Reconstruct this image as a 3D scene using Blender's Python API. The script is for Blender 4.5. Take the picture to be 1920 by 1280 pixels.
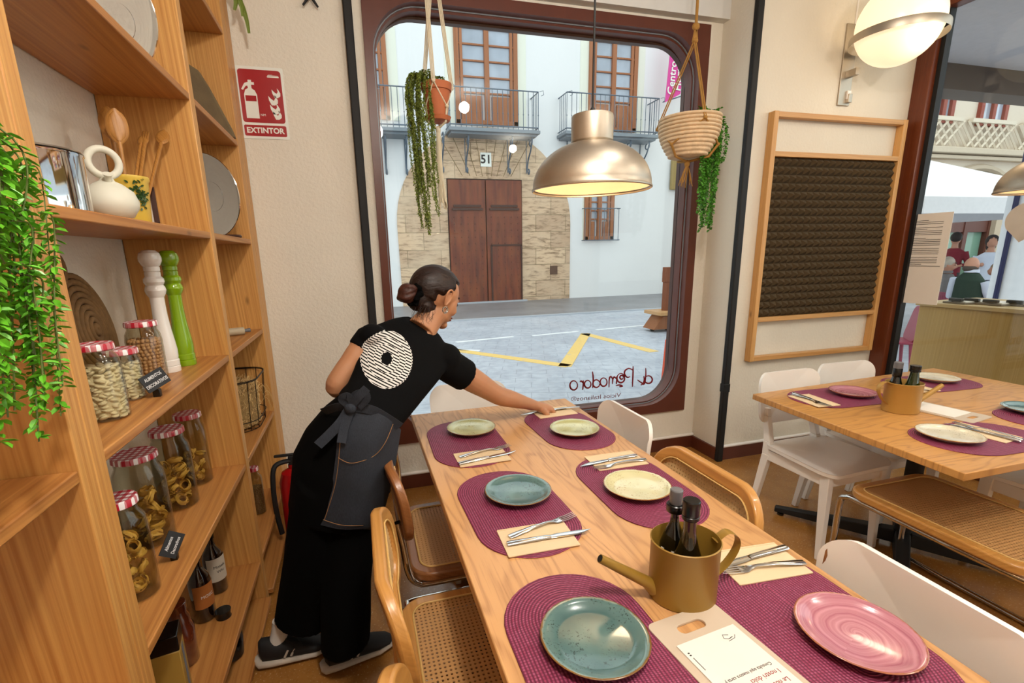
import bpy, math, random
from mathutils import Vector, Matrix, Euler
R = random.Random(7)
pi = math.pi
for o in list(bpy.data.objects): bpy.data.objects.remove(o)
S = bpy.context.scene
COL = S.collection

# ------------------------------------------------------------------ camera
FPX, YAW, PIT, ROL, CX, CY, CAMZ = 901.7, .2735, .2323, -.0227, 929.2, 690.8, 1.46
fw = Vector((math.sin(YAW)*math.cos(PIT), math.cos(YAW)*math.cos(PIT), -math.sin(PIT)))
r0 = Vector((math.cos(YAW), -math.sin(YAW), 0)); u0 = r0.cross(fw)
rt = r0*math.cos(ROL)+u0*math.sin(ROL); up = -r0*math.sin(ROL)+u0*math.cos(ROL)
CAM = Vector((0, 0, CAMZ))
cd = bpy.data.cameras.new('camera'); cam = bpy.data.objects.new('camera', cd); COL.objects.link(cam)
cd.sensor_width = 36; cd.lens = FPX/1920*36
cd.shift_x = -(CX-960)/1920; cd.shift_y = (CY-640)/1920
cd.clip_start = .02; cd.clip_end = 200
m = Matrix((rt, up, -fw)).transposed().to_4x4(); m.translation = CAM
cam.matrix_world = m
S.camera = cam
def at(px, py, x=None, y=None, z=None):
    """world point seen at a photograph pixel on the plane x=, y= or z="""
    v = (px-CX)/FPX*rt-(py-CY)/FPX*up+fw
    k = x/v.x if x is not None else y/v.y if y is not None else (z-CAMZ)/v.z
    return CAM+v*k

# ------------------------------------------------------------------ world, exposure, lights
S.view_settings.view_transform = 'Standard'; S.view_settings.look = 'None'
S.view_settings.exposure = 0; S.view_settings.gamma = 1
W = bpy.data.worlds.new('sky'); S.world = W; W.use_nodes = True
W.node_tree.nodes['Background'].inputs[0].default_value = (.86, .93, 1, 1)
W.node_tree.nodes['Background'].inputs[1].default_value = 2.25
def area(name, loc, target, size, power, col=(1, .93, .84)):
    l = bpy.data.lights.new(name, 'AREA'); l.shape = 'DISK'; l.size = size; l.energy = power; l.color = col
    o = bpy.data.objects.new(name, l); COL.objects.link(o); o.location = loc
    o.rotation_euler = (Vector(target)-Vector(loc)).to_track_quat('-Z', 'Y').to_euler(); return o
def point(name, loc, r, power, col):
    l = bpy.data.lights.new(name, 'POINT'); l.shadow_soft_size = r; l.energy = power; l.color = col
    o = bpy.data.objects.new(name, l); COL.objects.link(o); o.location = loc; return o
point('unseen_light', (.34, -.02, 2.84), .09, 90, (1, .93, .84))  # unseen main light, stands for a bounced flash above the camera
point('unseen_light', (1.15, 1.0, 2.86), .05, 17, (1, .94, .86))  # unseen fill light added to brighten the far wall
point('unseen_light', (2.2, -.7, 2.86), .05, 24, (1, .92, .82))  # unseen fill light added behind the camera
point('unseen_light', (2.7, .5, 2.8), .06, 20, (1, .90, .78))  # unseen fill light added to lift the right side and its white chairs

# ------------------------------------------------------------------ materials
def srgb(h):
    h = h.lstrip('#'); c = [int(h[i:i+2], 16)/255 for i in (0, 2, 4)]
    return tuple(x/12.92 if x <= .04045 else ((x+.055)/1.055)**2.4 for x in c)+(1,)
class NT:
    def __init__(s, name):
        s.m = bpy.data.materials.new(name); s.m.use_nodes = True; s.t = s.m.node_tree
        s.b = s.t.nodes['Principled BSDF']; s.out = s.t.nodes['Material Output']
    def n(s, ty, **k):
        nd = s.t.nodes.new(ty)
        for a, v in k.items():
            if a.startswith('i_'): s.set(nd, a[2:].replace('_', ' '), v)
            else: setattr(nd, a, v)
        return nd
    def set(s, nd, key, v):
        inp = nd.inputs[int(key)] if key.isdigit() else nd.inputs[key]
        if isinstance(v, bpy.types.NodeSocket): s.t.links.new(v, inp)
        else: inp.default_value = v
    def math(s, op, a, b=None, c=None, clamp=False):
        nd = s.t.nodes.new('ShaderNodeMath'); nd.operation = op; nd.use_clamp = clamp
        for i, v in enumerate((a, b, c)):
            if v is not None: s.set(nd, str(i), v)
        return nd.outputs[0]
    def mix(s, f, a, b):
        nd = s.t.nodes.new('ShaderNodeMix'); nd.data_type = 'RGBA'
        s.set(nd, '0', f); s.set(nd, '6', a); s.set(nd, '7', b); return nd.outputs[2]
    def vec(s, op, a, b=None):
        nd = s.t.nodes.new('ShaderNodeVectorMath'); nd.operation = op; s.set(nd, '0', a)
        if b is not None: s.set(nd, '1', b)
        return nd
    def co(s): return s.t.nodes.new('ShaderNodeTexCoord').outputs['Object']
    def mapped(s, scale, rot=(0, 0, 0), loc=(0, 0, 0), v=None):
        mp = s.n('ShaderNodeMapping'); s.set(mp, 'Vector', v or s.co())
        mp.inputs['Scale'].default_value = scale; mp.inputs['Rotation'].default_value = rot; mp.inputs['Location'].default_value = loc
        return mp.outputs[0]
    def noise(s, v, scale, detail=3, dist=0, rough=.5):
        nd = s.n('ShaderNodeTexNoise'); s.set(nd, 'Vector', v); nd.inputs['Scale'].default_value = scale
        nd.inputs['Detail'].default_value = detail; nd.inputs['Distortion'].default_value = dist; nd.inputs['Roughness'].default_value = rough
        return nd.outputs[0]
    def ramp(s, f, stops):
        nd = s.n('ShaderNodeValToRGB'); s.set(nd, 'Fac', f); e = nd.color_ramp.elements
        while len(e) < len(stops): e.new(.5)
        for el, (p, c) in zip(e, stops): el.position = p; el.color = c if len(c) == 4 else tuple(c)+(1,)
        return nd.outputs[0]
    def bump(s, h, st=.3, d=.01):
        nd = s.n('ShaderNodeBump'); s.set(nd, 'Height', h); nd.inputs['Strength'].default_value = st; nd.inputs['Distance'].default_value = d
        s.t.links.new(nd.outputs[0], s.b.inputs['Normal'])
    def base(s, c, rough=.5, metal=0, **k):
        s.set(s.b, 'Base Color', c); s.b.inputs['Roughness'].default_value = rough; s.b.inputs['Metallic'].default_value = metal
        for a, v in k.items(): s.set(s.b, a.replace('_', ' '), v)
        return s.m
def plain(name, hexc, rough=.5, metal=0, var=.08, sc=20, bump=0, bsc=120, bd=.002, **k):
    t = NT(name); c = srgb(hexc); v = t.co()
    d = tuple(x*(1-var) for x in c[:3])+(1,); l = tuple(min(1, x*(1+var)) for x in c[:3])+(1,)
    col = t.mix(t.noise(v, sc, 4), d, l)
    if bump: t.bump(t.noise(v, bsc, 4), bump, bd)
    return t.base(col, rough, metal, **k)
def wood(name, light, dark, axis=1, freq=26, rough=.42, contrast=.5, knots=True, coat=0.0):
    t = NT(name); v = t.co()
    sc = [1, 1, 1]; sc[axis] = .07
    mv = t.mapped(tuple(sc), v=v)
    warp = t.noise(mv, 3.2, 3, .6)
    ax = [.6, .8, .7]; ax[axis] = .35
    d = t.vec('DOT_PRODUCT', mv, tuple(ax)).outputs['Value']
    cbn = t.n('ShaderNodeCombineXYZ'); t.set(cbn, '0', t.math('ADD', t.math('MULTIPLY', d, freq*7.5), t.math('MULTIPLY', warp, 9)))
    ring = t.math('MULTIPLY_ADD', t.noise(cbn.outputs[0], 1.0, 2.5, 0, .6), 3.4, -1.25, clamp=True)
    sc2 = [1, 1, 1]; sc2[axis] = .03
    fib = t.noise(t.mapped(tuple(sc2), v=v), 190, 3)
    big = t.noise(mv, 5, 2)
    f = t.math('ADD', t.math('MULTIPLY', ring, contrast), t.math('MULTIPLY', fib, .35))
    f = t.math('ADD', f, t.math('MULTIPLY_ADD', big, .5, -.3), clamp=True)
    col = t.mix(f, srgb(light), srgb(dark))
    if knots:
        kv = t.mapped(tuple([2.2 if i != axis else .9 for i in range(3)]), v=v)
        vo = t.n('ShaderNodeTexVoronoi'); t.set(vo, 'Vector', kv); vo.inputs['Scale'].default_value = 2.6
        kn = t.math('MULTIPLY_ADD', vo.outputs['Distance'], -14, 1.0, clamp=True)
        col = t.mix(t.math('MULTIPLY', kn, .75), col, srgb('#4a2508'))
    t.bump(t.math('ADD', ring, fib), .12, .002)
    return t.base(col, rough, Coat_Weight=coat)
def tabletop_wood(name, light, dark, plank=.128, axis=1):
    t = NT(name); v = t.co(); sp = t.n('ShaderNodeSeparateXYZ'); t.set(sp, '0', v)
    a, b = (sp.outputs[0], sp.outputs[1]) if axis == 1 else (sp.outputs[1], sp.outputs[0])
    idx = t.math('FLOOR', t.math('DIVIDE', a, plank))
    wn = t.n('ShaderNodeTexWhiteNoise', noise_dimensions='1D'); t.set(wn, 'W', idx)
    off = t.math('MULTIPLY', wn.outputs[0], 9)
    cb = t.n('ShaderNodeCombineXYZ'); t.set(cb, '0', t.math('MULTIPLY', a, 1.0)); t.set(cb, '1', t.math('ADD', t.math('MULTIPLY', b, .16), off)); t.set(cb, '2', off)
    nz = t.noise(cb.outputs[0], 6.5, 2.5, .25)
    ring = t.math('MULTIPLY_ADD', t.math('SINE', t.math('MULTIPLY', nz, 105)), .5, .5)
    ring = t.math('POWER', ring, 3.5)
    cb2 = t.n('ShaderNodeCombineXYZ'); t.set(cb2, '0', a); t.set(cb2, '1', t.math('MULTIPLY', b, .035)); t.set(cb2, '2', off)
    fib = t.noise(cb2.outputs[0], 260, 3)
    pore = t.math('MULTIPLY_ADD', fib, 5, -2.9, clamp=True)
    f = t.math('ADD', t.math('MULTIPLY', ring, t.math('MULTIPLY_ADD', fib, .9, .1)), t.math('MULTIPLY', pore, .45), clamp=True)
    tone = t.mix(wn.outputs[0], srgb(light), tuple(x*.86 for x in srgb(light)[:3])+(1,))
    col = t.mix(t.math('MULTIPLY', f, .62), tone, srgb(dark))
    t.bump(f, -.15, .002)
    return t.base(col, .38, Coat_Weight=.12)
def cane(name, pitch, col='#d9ac62', dark='#7a4a1a'):
    """woven cane: octagonal openings are really open"""
    t = NT(name); sp = t.n('ShaderNodeSeparateXYZ'); t.set(sp, '0', t.co())
    fx = t.math('SUBTRACT', t.math('FRACT', t.math('DIVIDE', sp.outputs[0], pitch)), .5)
    fy = t.math('SUBTRACT', t.math('FRACT', t.math('DIVIDE', sp.outputs[1], pitch)), .5)
    ax, ay = t.math('ABSOLUTE', fx), t.math('ABSOLUTE', fy)
    mx = t.math('MAXIMUM', ax, ay); dg = t.math('MULTIPLY', t.math('ADD', ax, ay), .72)
    oc = t.math('MAXIMUM', mx, dg)
    hole = t.math('LESS_THAN', oc, .218)
    edge = t.math('MULTIPLY_ADD', oc, 6.0, -1.0, clamp=True)
    strand = t.math('MULTIPLY_ADD', t.math('SINE', t.math('MULTIPLY', t.math('ADD', fx, fy), 37)), .25, .5)
    strand2 = t.math('MULTIPLY_ADD', t.math('SINE', t.math('MULTIPLY', t.math('SUBTRACT', fx, fy), 37)), .25, .5)
    sh = t.math('MULTIPLY', edge, t.math('ADD', strand, strand2))
    sh = t.math('MULTIPLY', sh, t.math('MULTIPLY_ADD', t.noise(t.co(), 60, 2), 1.6, .8), clamp=True)
    c = t.mix(sh, srgb(dark), srgb(col))
    t.bump(sh, .5, .002); t.base(c, .5)
    tr = t.n('ShaderNodeBsdfTransparent'); mxs = t.n('ShaderNodeMixShader')
    t.set(mxs, '0', hole); t.set(mxs, '1', t.b.outputs[0]); t.set(mxs, '2', tr.outputs[0]); t.t.links.new(mxs.outputs[0], t.out.inputs[0])
    return t.m
def glass(name, tint='#ffffff', k=1.0, rough=0.0):
    t = NT(name); fr = t.n('ShaderNodeLayerWeight'); fr.inputs[0].default_value = .5; fac = t.math('MULTIPLY_ADD', t.math('POWER', fr.outputs['Facing'], 4.0), .8, .035)
    tr = t.n('ShaderNodeBsdfTransparent'); tr.inputs[0].default_value = srgb(tint)
    gl = t.n('ShaderNodeBsdfGlossy'); gl.inputs['Roughness'].default_value = rough
    mx = t.n('ShaderNodeMixShader'); t.set(mx, '0', t.math('MULTIPLY', fac, k, clamp=True))
    t.set(mx, '1', tr.outputs[0]); t.set(mx, '2', gl.outputs[0]); t.t.links.new(mx.outputs[0], t.out.inputs[0]); return t.m
def emit(name, hexc, st):
    t = NT(name); t.base(srgb(hexc), .3); t.b.inputs['Emission Color'].default_value = srgb(hexc); t.b.inputs['Emission Strength'].default_value = st; return t.m
def gingham(name):
    t = NT(name); sp = t.n('ShaderNodeSeparateXYZ'); t.set(sp, '0', t.co())
    a = t.math('GREATER_THAN', t.math('FRACT', t.math('MULTIPLY', sp.outputs[0], 55)), .5)
    b = t.math('GREATER_THAN', t.math('FRACT', t.math('MULTIPLY', sp.outputs[1], 55)), .5)
    z = t.math('GREATER_THAN', t.math('FRACT', t.math('MULTIPLY', t.math('ADD', sp.outputs[1], sp.outputs[0]), 55)), .5)
    f = t.math('MULTIPLY', t.math('ADD', a, b), .8, clamp=True)
    return t.base(t.mix(f, srgb('#f3eeee'), srgb('#b3122a')), .35)
def mat_weave(name):
    t = NT(name); sp = t.n('ShaderNodeSeparateXYZ'); t.set(sp, '0', t.co())
    yy = t.math('MAXIMUM', t.math('SUBTRACT', t.math('ABSOLUTE', sp.outputs[1]), .105), 0)
    cb = t.n('ShaderNodeCombineXYZ'); t.set(cb, '0', sp.outputs[0]); t.set(cb, '1', yy)
    d = t.vec('LENGTH', cb.outputs[0]).outputs['Value']
    ring = t.math('MULTIPLY_ADD', t.math('SINE', t.math('MULTIPLY', d, 2*pi/.0068)), .5, .5)
    ang = t.math('ARCTAN2', sp.outputs[1], sp.outputs[0])
    st = t.math('MULTIPLY_ADD', t.math('SINE', t.math('ADD', t.math('MULTIPLY', sp.outputs[1], 2*pi/.005), t.math('MULTIPLY', ang, 30))), .5, .5)
    nz = t.noise(t.co(), 150, 3)
    f = t.math('MULTIPLY', ring, t.math('MULTIPLY_ADD', st, .5, .5))
    c = t.mix(f, srgb('#5e1433'), srgb('#9e375a'))
    c = t.mix(t.math('MULTIPLY', t.math('MULTIPLY', st, ring), t.math('MULTIPLY_ADD', nz, 1.6, -.55, clamp=True)), c, srgb('#c47a9c'))
    t.bump(f, .6, .002); return t.base(c, .55)
def plate_mat(name, c1, c2, rim, speck, swirl=False, R0=.1):
    t = NT(name); v = t.co(); sp = t.n('ShaderNodeSeparateXYZ'); t.set(sp, '0', v)
    cb = t.n('ShaderNodeCombineXYZ'); t.set(cb, '0', sp.outputs[0]); t.set(cb, '1', sp.outputs[1])
    d = t.vec('LENGTH', cb.outputs[0]).outputs['Value']
    big = t.noise(v, 14, 3)
    if swirl:
        ang = t.math('ARCTAN2', sp.outputs[1], sp.outputs[0])
        q = t.math('ADD', t.math('MULTIPLY', d, 75), t.math('ADD', t.math('MULTIPLY', ang, .5), t.math('MULTIPLY', big, 1.4)))
        cmb = t.n('ShaderNodeCombineXYZ'); t.set(cmb, '0', q)
        f = t.math('MULTIPLY_ADD', t.noise(cmb.outputs[0], 1.7, 3), 2.4, -.7, clamp=True)
    else:
        zone = t.math('MULTIPLY_ADD', t.math('SINE', t.math('MULTIPLY', d, 75)), .35, .4)
        f = t.math('ADD', zone, t.math('MULTIPLY_ADD', big, 1.2, -.55), clamp=True)
    c = t.mix(f, srgb(c1), srgb(c2))
    ns = t.noise(v, 190, 3, 0, .65); clu = t.noise(v, 22, 2)
    s = t.math('MULTIPLY_ADD', ns, 16, -9.2, clamp=True)
    s = t.math('MULTIPLY', s, t.math('MULTIPLY_ADD', clu, 7, -3.2, clamp=True))
    if not swirl: c = t.mix(t.math('MULTIPLY', s, .8), c, srgb(speck))
    e = t.math('MULTIPLY_ADD', t.math('ADD', d, t.math('MULTIPLY', t.noise(v, 60, 3), .006)), 1/.0025, -(R0-.0008)/.0025, clamp=True)
    c = t.mix(e, c, srgb(rim))
    t.bump(ns, .06, .001)
    return t.base(c, .14, Coat_Weight=.6, Coat_Roughness=.05)

M = {}
M['wall'] = plain('cream_plaster', '#e6dfd0', .85, var=.05, sc=3, bump=.55, bsc=70, bd=.006)
M['wallR'] = plain('pillar_plaster', '#ded5c4', .85, var=.06, sc=3, bump=.5, bsc=60, bd=.006)
M['ceil'] = plain('ceiling_paint', '#d9d8d4', .9, var=.03)
M['pineV'] = wood('pine_upright', '#dda961', '#a4601f', 2, 17, contrast=.62)
M['pineY'] = wood('pine_shelf', '#c48a4a', '#8a4a18', 1, 14, contrast=.55)
M['pineX'] = wood('pine_crosspiece', '#d49b56', '#a05c22', 0, 20)
M['frameV'] = wood('raw_pine_upright', '#d8a868', '#b57a3a', 2, 14)
M['frameX'] = wood('raw_pine_rail', '#d0a062', '#ab6f34', 0, 14)
M['oak'] = tabletop_wood('oak_tabletop', '#d6a26a', '#8a5326')
M['oak2'] = tabletop_wood('oak_tabletop_square', '#cf9652', '#7f4a1c', .145, 0)
M['oakedge'] = wood('oak_edge', '#c98f50', '#96602c', 1, 16, knots=False)
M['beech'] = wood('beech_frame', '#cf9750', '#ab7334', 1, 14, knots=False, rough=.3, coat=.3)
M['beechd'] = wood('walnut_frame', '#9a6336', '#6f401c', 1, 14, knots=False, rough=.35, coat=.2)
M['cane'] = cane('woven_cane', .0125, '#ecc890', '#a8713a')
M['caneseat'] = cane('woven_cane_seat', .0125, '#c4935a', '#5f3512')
M['chrome'] = plain('chrome', '#c9c6c2', .09, 1, .02)
M['steel'] = plain('brushed_steel', '#cfcac2', .22, 1, .04, 40)
M['polish'] = plain('polished_steel', '#dcdcdc', .06, 1, .02)
M['nickel'] = plain('satin_nickel', '#b9ae9e', .42, 1, .05, 60)
M['white'] = plain('white_lacquer', '#f1ebe3', .32, var=.02, Coat_Weight=.2)
M['black'] = plain('black_paint', '#0d0c0c', .65, var=.1)
M['blackg'] = plain('black_gloss', '#0c0b0b', .15, var=.1)
M['brown'] = plain('red_brown_paint', '#5c2c1c', .38, var=.15, sc=10, bump=.2, bsc=40)
M['dbrown'] = plain('dark_brown_paint', '#4a2412', .4, var=.15, sc=10)
M['brownR'] = wood('mahogany_frame', '#6e3214', '#43190a', 2, 24, knots=False, rough=.35)
M['gasket'] = plain('grey_gasket', '#7f858c', .35, var=.1)
M['mat'] = mat_weave('burgundy_weave')
M['pgreen'] = plate_mat('pale_green_glaze', '#c9c890', '#b3b27b', '#8e6a2c', '#7a6a30')
M['pteal'] = plate_mat('teal_glaze', '#456564', '#64827d', '#7b5526', '#1d2c28')
M['pcream'] = plate_mat('cream_glaze', '#ddd6ab', '#cfcb98', '#94602a', '#9a6a34')
M['pwhite'] = plate_mat('ivory_glaze', '#e2d9c0', '#d9cfb2', '#b89058', '#a3937a')
M['ppink'] = plate_mat('pink_swirl_glaze', '#cf939c', '#9e5566', '#9a5a3a', '#7a3e3a', True)
M['napkin'] = plain('beige_paper', '#e3c9a2', .8, var=.03, bump=.2, bsc=200)
M['napkin2'] = plain('cream_paper', '#ead9c0', .8, var=.03, bump=.2, bsc=200)
M['paper'] = plain('white_paper', '#efe7dc', .7, var=.02)
M['gold'] = plain('ochre_metal_paint', '#96732a', .42, .12, .06)
M['goldl'] = plain('ochre_metal_paint_light', '#b48a44', .38, .2, .06)
M['bottle'] = plain('dark_bottle_glass', '#070704', .05, var=.1, Coat_Weight=1.0)
M['bgreen'] = plain('green_bottle_glass', '#1e2a05', .05, var=.1, Coat_Weight=1.0)
M['brownb'] = plain('brown_bottle_glass', '#1d0b04', .06, var=.1, Coat_Weight=1.0)
M['rose'] = plain('rose_bottle', '#5a2512', .08, var=.15, Coat_Weight=1.0)
M['clear'] = glass('clear_glass', '#f2f4f0', .8)
M['jar'] = glass('jar_glass', '#f3f2ea', 1.1)
M['cap'] = plain('black_plastic', '#0e0d0d', .25, var=.1)
M['capc'] = plain('cloudy_plastic_cap', '#6d6d70', .2, var=.2)
M['board'] = plain('translucent_plastic', '#cbb9a3', .4, var=.03)
M['red'] = plain('sign_red', '#a3141a', .3, var=.06, sc=8)
M['redo'] = plain('extinguisher_red', '#a50f12', .25)
M['signw'] = plain('sign_white', '#eceee6', .35, var=.02)
M['ink'] = plain('dark_ink', '#2a2422', .6)
M['inkr'] = plain('red_ink', '#8e1b22', .6)
M['vinyl'] = plain('dark_red_vinyl', '#7a0d16', .4)
M['ging'] = gingham('gingham_lid')
M['bean'] = plain('butter_bean', '#eadfc4', .4, var=.1)
M['chick'] = plain('chickpea', '#c89a70', .55, var=.15, sc=60)
M['pasta'] = plain('dry_pasta', '#d9ac50', .5, var=.2, sc=60)
M['straw'] = plain('straw', '#d8b478', .6, var=.3, sc=40)
M['chalk'] = plain('chalkboard', '#16171a', .6)
M['chalkw'] = plain('chalk_white', '#dcdcdc', .8)
M['terra'] = plain('terracotta', '#b5653c', .7, var=.08)
M['soil'] = plain('soil', '#2a1a10', .9, bump=.5)
M['rope'] = plain('cotton_rope', '#d8ccb2', .9, var=.1, bump=.5, bsc=260)
M['jute'] = plain('jute_rope', '#a57838', .9, var=.15, bump=.5, bsc=260)
M['baskt'] = plain('banana_fibre', '#d9bc96', .8, var=.25, sc=30, bump=.8, bsc=70, bd=.004)
M['leafo'] = plain('olive_leaf', '#7c8c38', .5, var=.35, sc=30)
M['leaf'] = plain('green_leaf', '#4f8c2c', .45, var=.4, sc=25)
M['leafb'] = plain('bright_green_leaf', '#62ab28', .35, var=.75, sc=38)
M['fern'] = plain('fern_leaf', '#7d8f3c', .5, var=.3, sc=30)
M['stem'] = plain('plant_stem', '#5a6a2a', .6)
M['foam'] = plain('acoustic_foam', '#4a3a22', .95, var=.1, sc=80)
M['opal'] = emit('opal_glass_lit', '#ffe9c4', .78)
M['lampin'] = plain('white_enamel', '#f4e0c4', .5)
M['bulb'] = emit('warm_bulb', '#ffd9a0', 3)
M['skin'] = plain('skin', '#b98460', .5, var=.06, sc=25, Subsurface_Weight=.08)
M['hair'] = None
M['shoeb'] = plain('black_mesh_fabric', '#101012', .7)
M['sock'] = plain('white_cotton', '#d6d2cc', .85, bump=.3)
M['sole'] = plain('worn_white_rubber', '#b9aea0', .6, var=.35, sc=30)
M['pants'] = plain('black_fabric', '#030303', .95, var=.1, Specular_IOR_Level=.1)
M['whitejug'] = plain('matte_white_ceramic', '#d8d5c4', .55, var=.03)
M['yel'] = plain('yellow_ceramic', '#d9b84a', .35, var=.05)
M['spoon'] = wood('olive_wood', '#b9823e', '#8a5522', 2, 20, knots=False)
M['mwhite'] = plain('white_gloss_paint', '#ece6de', .15, var=.02, Coat_Weight=.5)
M['mlime'] = plain('lime_gloss_paint', '#7fa312', .15, var=.03, Coat_Weight=.5)
M['sea'] = plain('seagrass', '#7f5f38', .85, var=.4, sc=60, bump=.8, bsc=70)
M['wire'] = plain('dark_wire', '#1d1a18', .4, .6)
M['darkw'] = plain('dark_wood', '#3b1c12', .4)
M['greyw'] = plain('weathered_wood', '#6f5e42', .8, var=.3, bump=.4)

# ------------------------------------------------------------------ mesh helpers
class MB:
    def __init__(s): s.v = []; s.f = []; s.mi = []; s.cur = 0
    def add(s, vs, fs):
        n = len(s.v); s.v += [tuple(p) for p in vs]; s.f += [tuple(i+n for i in f) for f in fs]; s.mi += [s.cur]*len(fs); return s
    def box(s, c, d, rot=None, taper=1):
        x, y, z = d[0]/2, d[1]/2, d[2]/2; c = Vector(c); out = []
        for k in (-1, 1):
            t = taper if k > 0 else 1
            for i, j in ((-1, -1), (1, -1), (1, 1), (-1, 1)): out.append(Vector((i*x*t, j*y*t, k*z)))
        if rot: e = Euler(rot); out = [p.copy() for p in out]; [p.rotate(e) for p in out]
        return s.add([c+p for p in out], [(3, 2, 1, 0), (4, 5, 6, 7), (0, 1, 5, 4), (1, 2, 6, 5), (2, 3, 7, 6), (3, 0, 4, 7)])
    def hexa(s, a, b):   # two quads of four points
        return s.add(list(a)+list(b), [(3, 2, 1, 0), (4, 5, 6, 7), (0, 1, 5, 4), (1, 2, 6, 5), (2, 3, 7, 6), (3, 0, 4, 7)])
    def tube(s, pts, r, n=8, closed=False, flat=None, upv=None):
        pts = [Vector(p) for p in pts]; N = len(pts); rr = r if isinstance(r, (list, tuple)) else [r]*N
        vs = []; prev = None
        for i, p in enumerate(pts):
            a = pts[(i-1) % N] if (closed or i > 0) else p; b = pts[(i+1) % N] if (closed or i < N-1) else p
            d = (b-a); d = d.normalized() if d.length > 1e-9 else Vector((0, 0, 1))
            ref = Vector(upv) if upv else (prev if prev else (Vector((0, 0, 1)) if abs(d.z) < .9 else Vector((1, 0, 0))))
            w = (ref-d*ref.dot(d)); w = w.normalized() if w.length > 1e-6 else d.orthogonal().normalized()
            prev = w; q = d.cross(w)
            fa, fb = flat if flat else (1, 1)
            for k in range(n):
                t = 2*pi*k/n; vs.append(p+w*math.cos(t)*rr[i]*fa+q*math.sin(t)*rr[i]*fb)
        fs = []
        for i in range(N if closed else N-1):
            j = (i+1) % N
            for k in range(n): fs.append((i*n+k, i*n+(k+1) % n, j*n+(k+1) % n, j*n+k))
        if not closed: fs += [tuple(range(n-1, -1, -1)), tuple(range((N-1)*n, N*n))]
        return s.add(vs, fs)
    def lathe(s, prof, n=32, c=(0, 0, 0), sx=1, sy=1, cap0=True, cap1=True, rot=None):
        vs = []; c = Vector(c); e = Euler(rot) if rot else None
        for r, z in prof:
            for k in range(n):
                p = Vector((math.cos(2*pi*k/n)*r*sx, math.sin(2*pi*k/n)*r*sy, z))
                if e: p.rotate(e)
                vs.append(c+p)
        fs = []
        for i in range(len(prof)-1):
            for k in range(n): fs.append((i*n+k, i*n+(k+1) % n, (i+1)*n+(k+1) % n, (i+1)*n+k))
        if cap0 and prof[0][0] > 1e-5: fs.append(tuple(range(n-1, -1, -1)))
        if cap1 and prof[-1][0] > 1e-5: fs.append(tuple(range((len(prof)-1)*n, len(prof)*n)))
        return s.add(vs, fs)
    def ball(s, c, r, nu=16, nv=10, rot=None):
        r = (r, r, r) if not isinstance(r, (tuple, list)) else r; e = Euler(rot) if rot else None
        vs = []; c = Vector(c)
        for i in range(nv+1):
            a = pi*i/nv-pi/2; rr = max(math.cos(a), 1e-4)
            for k in range(nu):
                p = Vector((math.cos(2*pi*k/nu)*rr*r[0], math.sin(2*pi*k/nu)*rr*r[1], math.sin(a)*r[2]))
                if e: p.rotate(e)
                vs.append(c+p)
        fs = [(i*nu+k, i*nu+(k+1) % nu, (i+1)*nu+(k+1) % nu, (i+1)*nu+k) for i in range(nv) for k in range(nu)]
        fs += [tuple(range(nu-1, -1, -1)), tuple(range(nv*nu, nv*nu+nu))]
        return s.add(vs, fs)
    def prism(s, outline, h0, h1, fn=None, hole=None):
        """outline in 2D, extruded h0..h1; fn maps (x,y,h) to 3D; hole: second outline with the same count"""
        fn = fn or (lambda x, y, h: (x, y, h)); n = len(outline)
        if hole is None:
            vs = [fn(x, y, h0) for x, y in outline]+[fn(x, y, h1) for x, y in outline]
            fs = [tuple(range(n-1, -1, -1)), tuple(range(n, 2*n))]+[(k, (k+1) % n, n+(k+1) % n, n+k) for k in range(n)]
        else:
            vs = [fn(x, y, h0) for x, y in outline]+[fn(x, y, h1) for x, y in outline]+[fn(x, y, h0) for x, y in hole]+[fn(x, y, h1) for x, y in hole]
            fs = []
            for k in range(n):
                j = (k+1) % n
                fs += [(k, j, n+j, n+k), (2*n+j, 2*n+k, 3*n+k, 3*n+j), (n+k, n+j, 3*n+j, 3*n+k), (j, k, 2*n+k, 2*n+j)]
        return s.add(vs, fs)
    def loft(s, secs, n=24):
        """secs: (centre, a, b[, power])"""
        vs = []
        for sc in secs:
            c, a, b = Vector(sc[0]), Vector(sc[1]), Vector(sc[2])
            for k in range(n):
                t = 2*pi*k/n; ct, st = math.cos(t), math.sin(t); vs.append(c+a*ct+b*st)
        N = len(secs)
        fs = [(i*n+k, i*n+(k+1) % n, (i+1)*n+(k+1) % n, (i+1)*n+k) for i in range(N-1) for k in range(n)]
        fs += [tuple(range(n-1, -1, -1)), tuple(range((N-1)*n, N*n))]
        return s.add(vs, fs)
def rrect(w, h, r, n=6, c=(0, 0)):
    r = min(r, w/2-1e-5, h/2-1e-5); out = []
    for cx, cy, a0 in ((w/2-r, h/2-r, 0), (-w/2+r, h/2-r, pi/2), (-w/2+r, -h/2+r, pi), (w/2-r, -h/2+r, 3*pi/2)):
        for i in range(n+1):
            a = a0+pi/2*i/n; out.append((c[0]+cx+math.cos(a)*r, c[1]+cy+math.sin(a)*r))
    return out
def link(name, me, parent=None, loc=None):
    o = bpy.data.objects.new(name, me); COL.objects.link(o)
    if parent: o.parent = parent
    if loc: o.location = loc
    return o
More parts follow.
